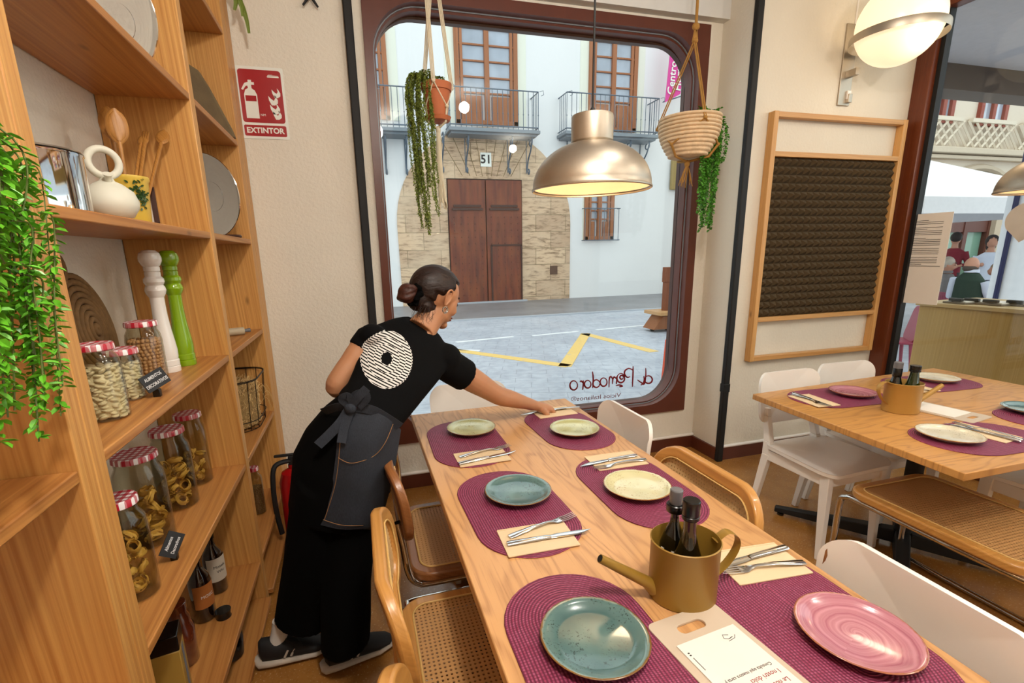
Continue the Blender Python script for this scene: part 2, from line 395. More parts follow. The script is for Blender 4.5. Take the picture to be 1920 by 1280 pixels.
def obj(name, mb, mat, parent=None, bevel=0, smooth=True, sub=0, ang=40, remesh=0, sm=0, loc=None, seg=2):
    me = bpy.data.meshes.new(name); me.from_pydata(mb.v, [], mb.f)
    mats = mat if isinstance(mat, (list, tuple)) else [mat]
    for q in mats: me.materials.append(q)
    if len(mats) > 1: me.polygons.foreach_set('material_index', mb.mi)
    if remesh:
        import bmesh
        b = bmesh.new(); b.from_mesh(me); bmesh.ops.recalc_face_normals(b, faces=b.faces); b.to_mesh(me); b.free()
    if smooth:
        me.shade_smooth()
        if not remesh and not sub: me.set_sharp_from_angle(angle=math.radians(ang))
    me.update()
    o = link(name, me, parent, loc)
    if remesh:
        q = o.modifiers.new('r', 'REMESH'); q.mode = 'VOXEL'; q.voxel_size = remesh; q.use_smooth_shade = True
        if sm: q = o.modifiers.new('s', 'SMOOTH'); q.iterations = sm; q.factor = .6
    if bevel:
        q = o.modifiers.new('b', 'BEVEL'); q.width = bevel; q.segments = seg; q.limit_method = 'ANGLE'; q.angle_limit = math.radians(35)
    if sub: q = o.modifiers.new('s', 'SUBSURF'); q.levels = sub; q.render_levels = sub
    return o
def tag(o, label, cat, group=None, kind=None):
    o['label'] = label; o['category'] = cat
    if group: o['group'] = group
    if kind: o['kind'] = kind
    return o
def thing(name, label, cat, loc=(0, 0, 0), rz=0, group=None):
    o = bpy.data.objects.new(name, None); COL.objects.link(o); o.location = loc; o.rotation_euler = (0, 0, rz)
    o.empty_display_size = .05
    return tag(o, label, cat, group)
def struct(name, mb, mat, label=None, **k):
    o = obj(name, mb, mat, **k); o['kind'] = 'structure'
    if label: o['label'] = label
    return o
def kids(o): return [c for c in bpy.data.objects if c.parent == o]
def dup(root, loc, rz=0, label=None, group=None):
    r = root.copy(); COL.objects.link(r); r.location = loc; r.rotation_euler = (0, 0, rz)
    if label: r['label'] = label
    if group: r['group'] = group
    for ch in kids(root):
        c = ch.copy(); COL.objects.link(c); c.parent = r
        for g in kids(ch):
            d = g.copy(); COL.objects.link(d); d.parent = c
    return r
def text_mesh(s, size, ext=.0005, align='CENTER', sx=1, bold=0):
    cu = bpy.data.curves.new('txt', 'FONT'); cu.body = s; cu.size = size; cu.extrude = ext; cu.align_x = align; cu.align_y = 'CENTER'; cu.offset = bold
    cu.resolution_u = 3
    o = bpy.data.objects.new('txt', cu); COL.objects.link(o)
    me = bpy.data.meshes.new_from_object(o, depsgraph=bpy.context.evaluated_depsgraph_get())
    bpy.data.objects.remove(o)
    if sx != 1: me.transform(Matrix.Diagonal((sx, 1, 1, 1)))
    return me
def text(name, s, size, mat, mtx, parent, **k):
    me = text_mesh(s, size, **k); me.transform(mtx); me.materials.clear(); me.materials.append(mat)
    return link(name, me, parent)
def frame(o, xd, yd):
    """matrix placing local x along xd, y along yd at o"""
    xd = Vector(xd).normalized(); yd = Vector(yd); yd = (yd-xd*yd.dot(xd)).normalized(); zd = xd.cross(yd)
    m = Matrix((xd, yd, zd)).transposed().to_4x4(); m.translation = Vector(o); return m
def bez(p, n=12):
    """smooth curve through points (Catmull-Rom)"""
    p = [Vector(q) for q in p]; out = []
    for i in range(len(p)-1):
        a, b, c, d = p[max(i-1, 0)], p[i], p[i+1], p[min(i+2, len(p)-1)]
        for k in range(n):
            t = k/n; out.append(.5*((2*b)+(c-a)*t+(2*a-5*b+4*c-d)*t*t+(3*b-a-3*c+d)*t**3))
    return out+[p[-1]]

# ================================================================== THE ROOM
def floor_mat():
    t = NT('terrazzo'); v = t.co()
    vo = t.n('ShaderNodeTexVoronoi'); t.set(vo, 'Vector', v); vo.inputs['Scale'].default_value = 85
    chip = t.math('MULTIPLY_ADD', t.noise(v, 120, 2), 9, -5.6, clamp=True)
    c = t.mix(t.noise(v, 9, 4), srgb('#b07a3a'), srgb('#8a5a28'))
    c = t.mix(t.math('MULTIPLY', chip, .7), c, srgb('#d8b27c'))
    c = t.mix(t.math('MULTIPLY_ADD', vo.outputs['Distance'], -.5, .25, clamp=True), c, srgb('#6b451c'))
    return t.base(c, .22)
M['floor'] = floor_mat()
struct('floor', MB().box((1.5, .26, -.09), (4.8, 5.6, .18)), M['floor'])
struct('ceiling', MB().box((1.5, .26, 3.04), (4.8, 5.6, .08)), M['ceil'])
struct('wall_left', MB().box((-.83, .26, 1.5), (.12, 5.6, 3)), M['wall'])
struct('wall_near', MB().box((1.5, -2.54, 1.5), (4.8, .1, 3)), M['wall'])
WY = 2.92
w = MB()
w.box(((-.77+.142)/2, WY+.1, 1.5), (.912, .2, 3)); w.box(((2.262+2.40)/2, WY+.1, 1.5), (.138, .2, 3))
w.box((1.202, WY+.1, .155), (2.12, .2, .31)); w.box((1.202, WY+.1, 2.91), (2.12, .2, .18))
struct('wall_far', w, M['wall'])
struct('wall_pillar', MB().box(((2.365+3.70)/2, (2.646+3.12)/2, 1.5), (1.335, .474, 3)), M['wallR'], bevel=.006)
w = MB(); w.box((3.77, .05, 2.97), (.14, 5.2, .06)); w.box((3.77, -1.9, 1.5), (.14, 1.3, 3))
struct('wall_right', w, M['wallR'])
struct('trim_1', MB().box((1.22, WY-.03, 2.915), (2.29, .06, .135)), M['ceil'], 'white plaster lintel above the shop window')
# window 1: brown board with rounded opening, grey gasket, inner frame, pane
def xz(y): return lambda x, z, h: (x, y+h, z)
def rect4(x0, x1, z0, z1, n=6): return rrect(x1-x0, z1-z0, .001, n, ((x0+x1)/2, (z0+z1)/2))
def rr(x0, x1, z0, z1, r, n=6): return rrect(x1-x0, z1-z0, r, n, ((x0+x1)/2, (z0+z1)/2))
N1 = 10
def corner_rect(x0, x1, z0, z1, n):   # square outline with the same vertex count as a rounded one
    out = []
    for (cx, cz) in ((x1, z1), (x0, z1), (x0, z0), (x1, z0)):
        out += [(cx, cz)]*(n+1)
    return out
win = obj('window_1', MB().prism(corner_rect(.142, 2.262, .31, 2.825, N1), 0, .05, xz(WY-.02), hole=rr(.185, 2.2, .375, 2.765, .26, N1)), M['brown'], ang=30)
win['kind'] = 'structure'; win['label'] = 'brown painted shop window frame with rounded corners'
obj('gasket', MB().prism(rr(.18, 2.205, .37, 2.77, .262, N1), 0, .012, xz(WY+.028), hole=rr(.192, 2.193, .382, 2.758, .25, N1)), M['gasket'], win)
obj('inner_frame', MB().prism(rr(.175, 2.21, .365, 2.775, .26, N1), 0, .07, xz(WY+.035), hole=rr(.2, 2.185, .39, 2.745, .24, N1)), M['brown'], win)
obj('glass_pane', MB().prism(rr(.19, 2.195, .38, 2.76, .24, N1), 0, .008, xz(WY+.085)), M['clear'], win, smooth=False)
obj('outer_frame', MB().prism(corner_rect(.142, 2.262, .31, 2.825, N1), 0, .04, xz(WY+.10), hole=rr(.2, 2.185, .39, 2.73, .22, N1)), M['dbrown'], win)
# window 2 in the right wall
w2 = obj('window_2', MB().box((3.715, 2.593, 1.45), (.09, .106, 2.9)), M['brownR'], bevel=.006); w2['kind'] = 'structure'; w2['label'] = 'mahogany post of the side shop window'
obj('window_frame', MB().box((3.72, .65, 2.925), (.09, 3.95, .05)).box((3.72, .65, .04), (.09, 3.95, .08)), M['brownR'], w2, bevel=.004)
obj('gasket', MB().box((3.735, 2.528, 1.45), (.05, .03, 2.9)), M['black'], w2)
obj('glass_pane', MB().box((3.74, .64, 1.48), (.008, 3.8, 2.85)), M['clear'], w2, smooth=False)
# skirting
def skirt(nm, a, b, yoff):
    pass
struct('baseboard_far', MB().box((.95, WY-.008, .045), (2.82, .016, .09)), M['brown'])
struct('trim_2', MB().tube([(-.45, WY-.012, .102), (2.36, WY-.012, .102)], .012, 10), M['white'], 'white strip on top of the skirting')
struct('baseboard_right', MB().box((3.03, 2.638, .045), (1.34, .016, .09)).box((2.357, 2.78, .045), (.016, .28, .09)), M['brown'])
struct('trim_3', MB().tube([(2.36, 2.634, .102), (3.7, 2.634, .102)], .012, 10), M['white'], 'white strip on top of the pillar skirting')
# black conduits
for x, y, nm, z0 in ((.072, WY-.022, 'black flat conduit pipe running up the plaster left of the window', 0), (2.365, 2.626, 'black conduit pipe running up the pillar corner right of the window', 0)):
    t = obj('conduit_pipe', MB().box((0, 0, 1.5), (.045, .035, 3.0)), M['black'], bevel=.006, loc=(x, y, 0)); tag(t, nm, 'pipe')
    if x > 1: obj('coupling', MB().box((0, 0, .54), (.05, .042, .06)), M['black'], t, bevel=.004)

# ================================================================== THE STREET
def street_mat(name, a, b, tile=None, wet=.5):
    t = NT(name); v = t.co()
    c = t.mix(t.math('MULTIPLY_ADD', t.noise(v, .9, 5, .4), 2.2, -.6, clamp=True), srgb(a), srgb(b))
    c = t.mix(t.math('MULTIPLY_ADD', t.noise(v, 9, 5), 1.4, -.55, clamp=True), c, srgb('#868c98'))
    if tile:
        br = t.n('ShaderNodeTexBrick'); t.set(br, 'Vector', t.mapped((1, 1, 1), rot=(0, 0, .35), v=v)); br.inputs['Scale'].default_value = 1
        br.inputs['Brick Width'].default_value = tile; br.inputs['Row Height'].default_value = tile*.55; br.inputs['Mortar Size'].default_value = .006
        c = t.mix(t.math('MULTIPLY', br.outputs['Fac'], .35), c, srgb('#60636a'))
    t.bump(t.noise(v, 14, 4), .2, .02)
    return t.base(c, wet)
M['road'] = street_mat('street_paving', '#c2c8d2', '#a3a9b4', .42, .5)
M['walk'] = street_mat('sidewalk_paving', '#8d8a8b', '#6f6c6d', .9, .45)
M['kerb'] = plain('kerb_stone', '#a9aeb6', .6, bump=.2, bsc=30)
def extline(mbd, pts, wd, z=-.146):
    for (a, b) in zip(pts[:-1], pts[1:]):
        a, b = Vector(a), Vector(b); d = (b-a).normalized(); n = Vector((-d.y, d.x, 0))*wd/2
        a2, b2 = a-d*wd*.3, b+d*wd*.3
        mbd.hexa([a2-n+Vector((0, 0, -.004)), b2-n+Vector((0, 0, -.004)), b2+n+Vector((0, 0, -.004)), a2+n+Vector((0, 0, -.004))], [a2-n+Vector((0, 0, .003)), b2-n+Vector((0, 0, .003)), b2+n+Vector((0, 0, .003)), a2+n+Vector((0, 0, .003))])
st = struct('street', MB().box((20, 1.5, -.25), (100, 40, .2)), M['road'], 'grey paved street outside the windows')
struct('sidewalk', MB().box((20, 14.1, -.14), (70, 4.2, .03)), M['walk'], 'darker pavement strip in front of the white building')
struct('kerb', MB().box((20, 11.95, -.138), (70, .16, .034)), M['kerb'], 'pale kerb line along the far pavement')
def P0(px, py): return at(px, py, z=-.147)
zz = MB(); extline(zz, [P0(846, 655), P0(1060, 685), P0(1098, 626), P0(1222, 658)], .19)
def chipped(name, hexc):
    t = NT(name); c = t.mix(t.math('MULTIPLY_ADD', t.noise(t.co(), 7, 5), 3, -1.75, clamp=True), srgb(hexc), srgb('#9da2ab')); return t.base(c, .6)
struct('road_marking', zz, chipped('yellow_road_paint', '#e4c070'), 'worn yellow zigzag painted on the street')
wl = MB()
for a, b in (((858, 641), (960, 631)), ((1001, 629), (1082, 621)), ((1120, 618), (1215, 609)), ((845, 655), (897, 657))): extline(wl, [P0(*a), P0(*b)], .09)
struct('road_marking', wl, chipped('white_road_paint', '#e6e8ea'), 'dashed white line painted on the street')

# white building across the street
FY = 16.12
def F(px, py): p = at(px, py, y=FY); return (p.x, p.z)
M['fwall'] = plain('white_render', '#e6e7e8', .9, var=.03, sc=1, bump=.15, bsc=8, bd=.02)
M['freveal'] = plain('cream_reveal', '#e4e6d8', .9, var=.02)
M['shutter'] = wood('window_joinery', '#a9683c', '#7c4422', 2, 6, knots=False)
M['door'] = None
def stone_mat():
    t = NT('travertine'); v = t.co()
    br = t.n('ShaderNodeTexBrick'); t.set(br, 'Vector', t.mapped((1, 1, 1), rot=(-pi/2, 0, 0), v=v)); br.inputs['Scale'].default_value = 1
    br.inputs['Brick Width'].default_value = 1.1; br.inputs['Row Height'].default_value = .55; br.inputs['Mortar Size'].default_value = .012
    br.inputs[1].default_value = srgb('#dcbd9c'); br.inputs[2].default_value = srgb('#c0a184'); br.inputs[3].default_value = srgb('#8d7a5e')
    st_ = t.noise(t.mapped((1, 1, 5), v=v), 3.2, 6, .3, .65)
    c = t.mix(t.math('MULTIPLY_ADD', st_, 4.5, -2.2, clamp=True), br.outputs[0], srgb('#70563f'))
    c = t.mix(t.math('MULTIPLY_ADD', t.noise(v, 1.1, 3), 2, -.8, clamp=True), c, srgb('#d9c2a6'))
    t.bump(st_, .4, .03); return t.base(c, .85)
M['stone'] = stone_mat()
def gate_mat():
    t = NT('old_gate_wood'); v = t.co()
    a = t.noise(t.mapped((1, 1, .12), v=v), 7, 4, .3); b = t.noise(t.mapped((1, 1, .4), v=v), 3, 4)
    c = t.mix(t.math('MULTIPLY_ADD', a, 2.4, -.7, clamp=True), srgb('#7a3418'), srgb('#4a180c'))
    c = t.mix(t.math('MULTIPLY_ADD', b, 2, -.85, clamp=True), c, srgb('#8c4a22')); t.bump(a, .3, .02); return t.base(c, .5)
M['gate'] = gate_mat()
M['iron'] = plain('grey_blue_iron', '#5f6c7a', .5, .3, .1)
M['pane'] = plain('window_glass', '#9aa5b4', .04, 0, .6, 1.2, Coat_Weight=1.0)
bd = thing('street_building', 'white rendered building with balconies and arched stone doorway across the street', 'building', (4, FY, -.15))
OB = (-4, -FY, .15)
def bp(name, mb, mat, parent=None, **k):
    if parent is None: return obj(name, mb, mat, bd, loc=OB, **k)
    return obj(name, mb, mat, parent, **k)
bp('wall', MB().box((0, FY+1, 4.6), (26.6, 2, 9.5)), M['fwall'])
# arch surround
cx, cz, ra = 4.36, 2.45, 2.97
ol = [(1.42, -.15)]+[(cx-ra*math.cos(a), cz+ra*math.sin(a)) for a in [pi*i/28 for i in range(29)]]+[(7.33, -.15)]
surround = bp('stone_surround', MB().prism(ol, -.05, .02, lambda x, z, h: (x, FY+h, z)), M['stone'], ang=30)
vs = MB()
for i in range(9):
    a = pi/2+(i-4)*.13
    p0 = Vector((cx+math.cos(a)*1.0*(1+abs(i-4)*.16), FY-.053, 3.95)); p1 = Vector((cx+math.cos(a)*ra*.99, FY-.053, cz+math.sin(a)*ra*.99))
    vs.tube([p0, p1], .010, 4)
bp('stone_joint', vs, plain('stone_joint', '#8d7755', .9), surround)
dx0, dx1, dz1 = 3.02, 5.55, 3.86
g = MB(); g.box(((dx0+dx1)/2, FY-.02, 1.85), (dx1-dx0, .10, 4.02))
gate = bp('gate', g, plain('gate_shadow_gap', '#2a0f08', .8))
for k, (a, b) in enumerate(((dx0+.03, (dx0+dx1)/2-.015), ((dx0+dx1)/2+.015, dx1-.03))):
    lf = MB(); lf.box(((a+b)/2, FY-.09, 1.83), (b-a, .06, 3.98))
    leaf = obj('gate_leaf', lf, M['gate'], gate, bevel=.01)
    q = MB(); q.box(((a+b)/2, FY-.14, 2.92), (b-a-.2, .05, .07)); q.box(((a+b)/2, FY-.13, 3.02), (b-a-.3, .04, .07)); q.cur = 0
    if k == 1:
        for (c, d) in (((a+.14, FY-.13, .85), (.06, .03, 1.85)), ((b-.02, FY-.13, .85), (.04, .03, 1.85)), (((a+b)/2+.06, FY-.13, 1.77), (b-a-.14, .03, .05))): q.box(c, d)
    for i in range(5):
        for j in range(13): q.ball((a+.16+i*(b-a-.3)/4, FY-.125, .15+j*.21), (.016, .012, .016), 6, 4)
    obj('gate_moulding', q, plain('gate_iron_studs', '#3a170c', .5), gate)
bp('threshold', MB().box(((dx0+dx1)/2, FY-.1, -.11), (2.75, .3, .06)), M['kerb'])
# number tile
x, z = F(910, 300); tl = bp('number_tile', MB().box((x, FY-.06, z), (.36, .03, .42)), M['signw'])
text('digits', '51', .36, M['ink'], frame((x, FY-.08, z), (1, 0, 0), (0, 0, 1)), tl, ext=.004, bold=.008)
def bwindow(x0, x1, z0, z1, rows, label=None, door=.9, reveal=.3):
    bp('window_reveal', MB().prism(corner_rect(x0-reveal, x1+reveal, z0, z1+.3, 1), -.02, .0, lambda x, z, h: (x, FY+h, z), hole=corner_rect(x0, x1, z0, z1, 1)), M['freveal'], ang=20)
    fr = MB(); b = .14; y = FY-.04
    fr.box((x0+b/2, y, (z0+z1)/2), (b, .12, z1-z0)); fr.box((x1-b/2, y, (z0+z1)/2), (b, .12, z1-z0)); fr.box(((x0+x1)/2, y, z1-b/2), (x1-x0, .12, b)); fr.box(((x0+x1)/2, y, z0+.06), (x1-x0, .12, .12))
    fr.box(((x0+x1)/2, y-.02, (z0+z1)/2), (.15, .12, z1-z0))
    fr.box((x0+b+.07, y, (z0+z1)/2), (.09, .10, z1-z0)); fr.box((x1-b-.07, y, (z0+z1)/2), (.09, .10, z1-z0))
    zb = z0+door
    for i in range(rows+1): fr.box(((x0+x1)/2, y, zb+(z1-b-zb)*i/rows), (x1-x0-.1, .07, .05))
    fo = bp('window_joinery', fr, M['shutter'], bevel=.008)
    obj('window_pane', MB().box(((x0+x1)/2, FY-.015, (zb+z1)/2), (x1-x0-.1, .02, z1-zb-.05)), M['pane'], fo)
    if door > .1: obj('lower_panel', MB().box(((x0+x1)/2-(x1-x0)/4+.02, FY-.04, z0+door/2), ((x1-x0)/2-.34, .06, door-.15)).box(((x0+x1)/2+(x1-x0)/4-.02, FY-.04, z0+door/2), ((x1-x0)/2-.34, .06, door-.15)), M['shutter'], fo, bevel=.02)
    return fo
bwindow(3.42, 5.44, 5.48, 8.75, 5); bwindow(7.93, 9.72, 5.48, 8.75, 5)
a = F(697, 60)[0]; b = F(727, 150)[0]
bwindow(a-.7, b-.0, 5.48, 8.75, 5)
bwindow(7.86, 9.0, 1.90, 3.6, 3, door=.7, reveal=.05)
gr = MB()
for i in range(8): gr.tube([(7.8+i*.185, FY-.25, 1.86), (7.8+i*.185, FY-.25, 2.95)], .013, 6)
for zz_ in (1.88, 2.95): gr.tube([(7.78, FY-.05, zz_), (7.78, FY-.25, zz_), (9.15, FY-.25, zz_), (9.15, FY-.05, zz_)], .017, 6)
bp('window_grille', gr, M['iron'])
BYF = 15.4
def balcony(pxl, pxr, pyt, pyb, brk):
    x0 = at(pxl, pyt, y=BYF).x; x1 = at(pxr, pyt, y=BYF).x; zt = at((pxl+pxr)/2, pyt, y=BYF).z; zb = at((pxl+pxr)/2, pyb, y=BYF).z
    s = MB(); s.box(((x0+x1)/2, (BYF+FY)/2, zb-.03), (x1-x0+.1, FY-BYF+.05, .1)); s.box(((x0+x1)/2, (BYF+FY)/2+.05, zb-.11), (x1-x0-.05, FY-BYF-.08, .07))
    sl = bp('balcony_slab', s, plain('balcony_slab', '#7f8890', .7), bevel=.01)
    r = MB(); yb = BYF+.03
    for zz_ in (zt, zb+.1): r.tube([(x0, FY, zz_), (x0, yb, zz_), (x1, yb, zz_), (x1, FY, zz_)], .02, 6)
    n = max(3, int((x1-x0)/.165))
    for i in range(n+1):
        xx = x0+(x1-x0)*i/n; r.tube([(xx, yb, zb), (xx, yb, zt)], .011, 6); r.ball((xx, yb, (zt+zb)/2-.1), .022, 6, 4)
    for xx in (x0, x1):
        for i in range(1, 5): r.tube([(xx, yb+(FY-yb)*i/5, zb), (xx, yb+(FY-yb)*i/5, zt)], .011, 6)
        r.tube([(xx+.03, yb-.03, zt), (xx+.14, yb-.06, zt+.03), (xx+.16, yb-.06, zt-.08), (xx+.08, yb-.05, zt-.12)], .009, 5)
    bp('balcony_railing', r, M['iron'])
    for px in brk:
        xx = at(px, pyb+5, y=BYF).x; q = MB()
        pts = []
        for i in range(14):   # upper scroll
            a = i*.55; rr_ = .05+.012*i; pts.append((xx, FY-.46+math.sin(a)*rr_, zb-.28+math.cos(a)*rr_))
        q.tube(pts, .022, 6)
        q.tube(bez([(xx, FY-.62, zb-.18), (xx, FY-.48, zb-.5), (xx, FY-.22, zb-.78), (xx, FY-.14, zb-1.05), (xx, FY-.28, zb-1.2), (xx, FY-.34, zb-1.1), (xx, FY-.26, zb-1.05)], 6), .026, 6)
        q.tube([(xx, FY-.04, zb-.1), (xx, FY-.04, zb-1.15)], .02, 6)
        bp('balcony_bracket', q, M['iron'])
balcony(640, 766, 158, 238, (722, 762)); balcony(842, 1010, 166, 242, (833, 880, 963, 1000)); balcony(1064, 1238, 178, 250, (1080, 1187, 1222))
bp('meter_cover', MB().box((F(1037, 506)[0], FY-.06, F(1037, 506)[1]), (.28, .03, .3)), plain('rusty_cover', '#5c4234', .7), bevel=.01)
c0 = F(705, 320); bp('dark_shutter', MB().box((c0[0]-.3, FY-.03, 3.0), (.9, .08, 3.2)), M['door'] or plain('dark_red_shutter', '#3d1a16', .6))
bp('facade_box', MB().box((F(1264, 328)[0], FY-.1, F(1264, 328)[1]), (.42, .12, 1.05)), plain('ochre_box', '#a08a55', .5), bevel=.04)  # plain ochre box on the facade
# pink banner
def FB(px, py): p = at(px, py, y=15.3); return p
t = thing('banner', 'pink banner with white lettering hanging on the white building', 'banner', tuple(FB(1270, 130)))
a, b, c, d = FB(1247, 192), FB(1276, 176), FB(1288, 50), FB(1262, 48)
L0 = Vector(t.location)
obj('banner_cloth', MB().hexa([p-L0 for p in (a, b, c, d)], [p-L0+Vector((0, .02, 0)) for p in (a, b, c, d)]), plain('pink_cloth', '#d8489a', .8), t, smooth=False)
obj('banner_pole', MB().tube([a-L0+Vector((-.05, .03, .02)), b-L0+Vector((1.0, .6, .3))], .02, 6), M['iron'], t)
dr = (d-a).normalized(); wx = (b-a).normalized()
text('lettering', 'Centro de A', .34, M['signw'], frame(a-L0+wx*.19+dr*.15+Vector((0, -.02, 0)), dr, -wx), t, align='LEFT', ext=.003, bold=.006)
text('lettering', 'Hortensia H', .34, M['signw'], frame(a-L0+wx*.48+dr*.15+Vector((0, -.02, 0)), dr, -wx), t, align='LEFT', ext=.003, bold=.006)
# wooden stand and orange barrier on the street
b0 = at(1235, 618, z=-.13); t = thing('terrace_stand', 'wooden terrace stand with a seat board at the right of the window view', 'stand', tuple(b0))
obj('post', MB().box((.13, 0, .65), (.13, .1, 1.2)).box((.3, 0, 1.12), (.5, .12, .3)), plain('brown_wood_post', '#7a4224', .6), t, bevel=.01)
obj('seat_board', MB().box((.35, 0, .36), (1.05, .6, .07)), plain('pale_board', '#b98c5a', .6), t, bevel=.008)
obj('foot', MB().prism([(-.25, .04), (.3, .04), (.1, .3), (-.05, .3)], -.2, .2, lambda x, z, h: (x, h, z)), plain('brown_foot', '#8a5430', .6), t)
obj('caster', MB().ball((-.15, 0, .02), (.05, .05, .045)).ball((.2, 0, .02), (.05, .05, .045)), M['black'], t)
p = [at(1241, 740, z=-.15), ]; b0 = at(1236, 745, z=-.15)
t = thing('street_barrier', 'orange and white street barrier leg at the right edge of the window', 'barrier', (b0.x+.06, b0.y, -.15))
obj('leg', MB().box((0, 0, .33), (.06, .05, .66), rot=(0, .05, 0)), plain('orange_plastic', '#d8502c', .5), t, bevel=.01)
obj('foot', MB().box((.02, 0, .015), (.12, .3, .03)), plain('orange_plastic_foot', '#c74526', .5), t, bevel=.008)
obj('white_band', MB().box((.075, 0, .36), (.05, .045, .64), rot=(0, .05, 0)), M['signw'], t, bevel=.008)

# lettering on the glass, read from outside
gy = WY+.083
def G(X, Y): p = at(640+X/2.782, 380+Y/2.782, y=gy); return Vector((p.x, gy, p.z))
L0 = G(1400, 940); t = thing('window_lettering', 'dark red handwritten restaurant name stuck on the large window glass', 'lettering', tuple(L0))
def loop(cx, cy, rx, ry, a0=0, a1=2*pi, n=16): return [(cx+rx*math.cos(a0+(a1-a0)*i/n), cy+ry*math.sin(a0+(a1-a0)*i/n)) for i in range(n+1)]
strokes = [loop(1602, 922, 20, 20, -2.4, 3.6), [(1578, 903), (1580, 925), (1575, 943), (1562, 950)], [(1588, 862), (1588, 900), (1580, 944), (1566, 938), (1545, 924)],
 [(1522, 852), (1521, 900), (1518, 960)], [(1520, 872), (1500, 864), (1480, 875), (1478, 895), (1492, 910), (1506, 906)],
 loop(1458, 914, 20, 24, -1.8, 4.4), loop(1462, 910, 9, 10), [(1432, 954), (1450, 950), (1466, 956), (1450, 960)],
 [(1436, 905), (1437, 925), (1434, 946)], [(1434, 918), (1424, 908), (1416, 920), (1414, 945)], [(1416, 920), (1406, 906), (1398, 918), (1396, 962)],
 loop(1368, 935, 18, 22, -1.4, 5.2), [(1310, 880), (1314, 920), (1311, 966)], loop(1330, 943, 18, 20, 0, 6), loop(1285, 946, 17, 20, -1, 5.4),
 [(1262, 926), (1262, 950), (1258, 976)], [(1261, 940), (1252, 930), (1244, 934)], loop(1212, 952, 20, 24, -1, 5.5)]
for s_ in strokes:
    q = [G(*p)-L0 for p in s_]; q = bez(q, 4) if len(s_) < 8 else q
    n = len(q); obj('letter_stroke', MB().tube(q, [.0035+.003*math.sin(pi*i/(n-1)) for i in range(n)], 6, flat=(1, .25) if 0 else None), M['vinyl'], t)
tp = G(1330, 1014); 
text('tagline', 'Vicios Italianos\u00ae', .046, plain('faded_red_vinyl', '#7d4a4c', .5), frame(tp-L0, (-1, 0, .02), (0, 0, 1)), t, ext=.0006, sx=1.28)

# ---- right side terrace and buildings seen through window 2
struct('canopy', MB().box((7.0, 3.05, 3.16), (6.4, 1.3, .08)), plain('grey_soffit', '#c4c0c4', .9), 'grey soffit above the side window outside')
struct('canopy_beam', MB().box((7.0, 3.80, 3.05), (6.4, .25, .3)), plain('dark_beam', '#3d2a1c', .6), 'dark beam along the outer edge of the soffit')
QY = 10.5
def Q(px, py): p = at(px, py, y=QY); return p
b2 = thing('corner_building', 'ornate cream building with lattice balconies beyond the terrace', 'building', (20, QY, -.15)); O2 = (-20, -QY, .15)
def b2p(name, mb, mat, parent=None, **k): return obj(name, mb, mat, parent or b2, loc=None if parent else O2, **k)
b2p('wall', MB().box((22.5, QY+1.5, 5), (19, 3, 10.3)), plain('cream_stone', '#d5c8b6', .85, var=.06, bump=.3, bsc=6, bd=.02))
b2p('cornice', MB().box((22.5, QY-.12, 4.0), (19.2, .3, .16)).box((22.5, QY-.08, 3.84), (19.1, .2, .1)).box((22.5, QY-.1, 5.95), (19, .1, .08)), plain('stone_moulding', '#c7b8a2', .8), bevel=.02)
redw = plain('red_brown_joinery', '#8a3a2a', .6); lat = plain('lattice_stone', '#d8ccb8', .8)
for px0, px1 in ((1740, 1772), (1827, 1872), (1925, 1970)):
    x0 = Q(px0, 250).x; x1 = Q(px1, 250).x; xm = (x0+x1)/2; hw = (x1-x0)/2
    q = MB()
    for xx in (x0, xm, x1): q.box((xx, QY-.05, 6.0), (.13, .1, 2.6))
    for zz_ in (4.75, 5.4, 6.2, 7.2): q.box((xm, QY-.05, zz_), (x1-x0, .08, .08))
    f = b2p('window_joinery', q, redw); obj('window_pane', MB().box((xm, QY-.01, 6.0), (x1-x0, .02, 2.6)), M['pane'], f)
    q = MB(); zb, zt = 4.12, 4.78
    for k in range(-1, 9):
        for sg in (1, -1):
            a = Vector((x0-.1+k*.3, QY-.1, zb)); b = a+Vector((.66*sg, 0, .66))
            if x0-.7 < b.x < x1+.7: q.tube([a, b], .035, 4)
    q.box((xm, QY-.1, zt+.03), (x1-x0+.8, .12, .1)); b2p('balustrade', q, lat)
    q = MB(); q.tube([(xm+math.cos(a)*1.25, QY-.05, 3.0+math.sin(a)*.62) for a in [pi*i/12 for i in range(13)]], .09, 6); b2p('arch_moulding', q, plain('arch_stone', '#bfae97', .8))
sf = Q(1830, 460)
q = MB(); q.box((Q(1822, 400).x, QY-.05, 1.3), (2.3, .1, 3.2)); shop = b2p('shopfront', q, plain('shop_glass', '#7ba08c', .1))
q = MB()
for px in (1795, 1838): q.box((Q(px, 430).x, QY-.15, 1.3), (.16, .16, 3.2))
q.box((Q(1815, 400).x, QY-.15, 2.05), (2.1, .12, .5)); obj('shop_frame', q, plain('shop_frame', '#5f3226', .5), shop)
q = MB(); q.box((Q(1846, 430).x, QY-.2, 1.4), (.35, .3, 3.1)); q.box((Q(1870, 430).x+.4, QY-.12, 1.4), (1.7, .2, 3.1)); b2p('stone_pier', q, plain('pier_stone', '#c3b299', .8))
b2p('wooden_counter_front', MB().box((Q(1815, 505).x, QY-1.2, .35), (2.8, .5, 1.0)), plain('orange_wood', '#a05a26', .5))
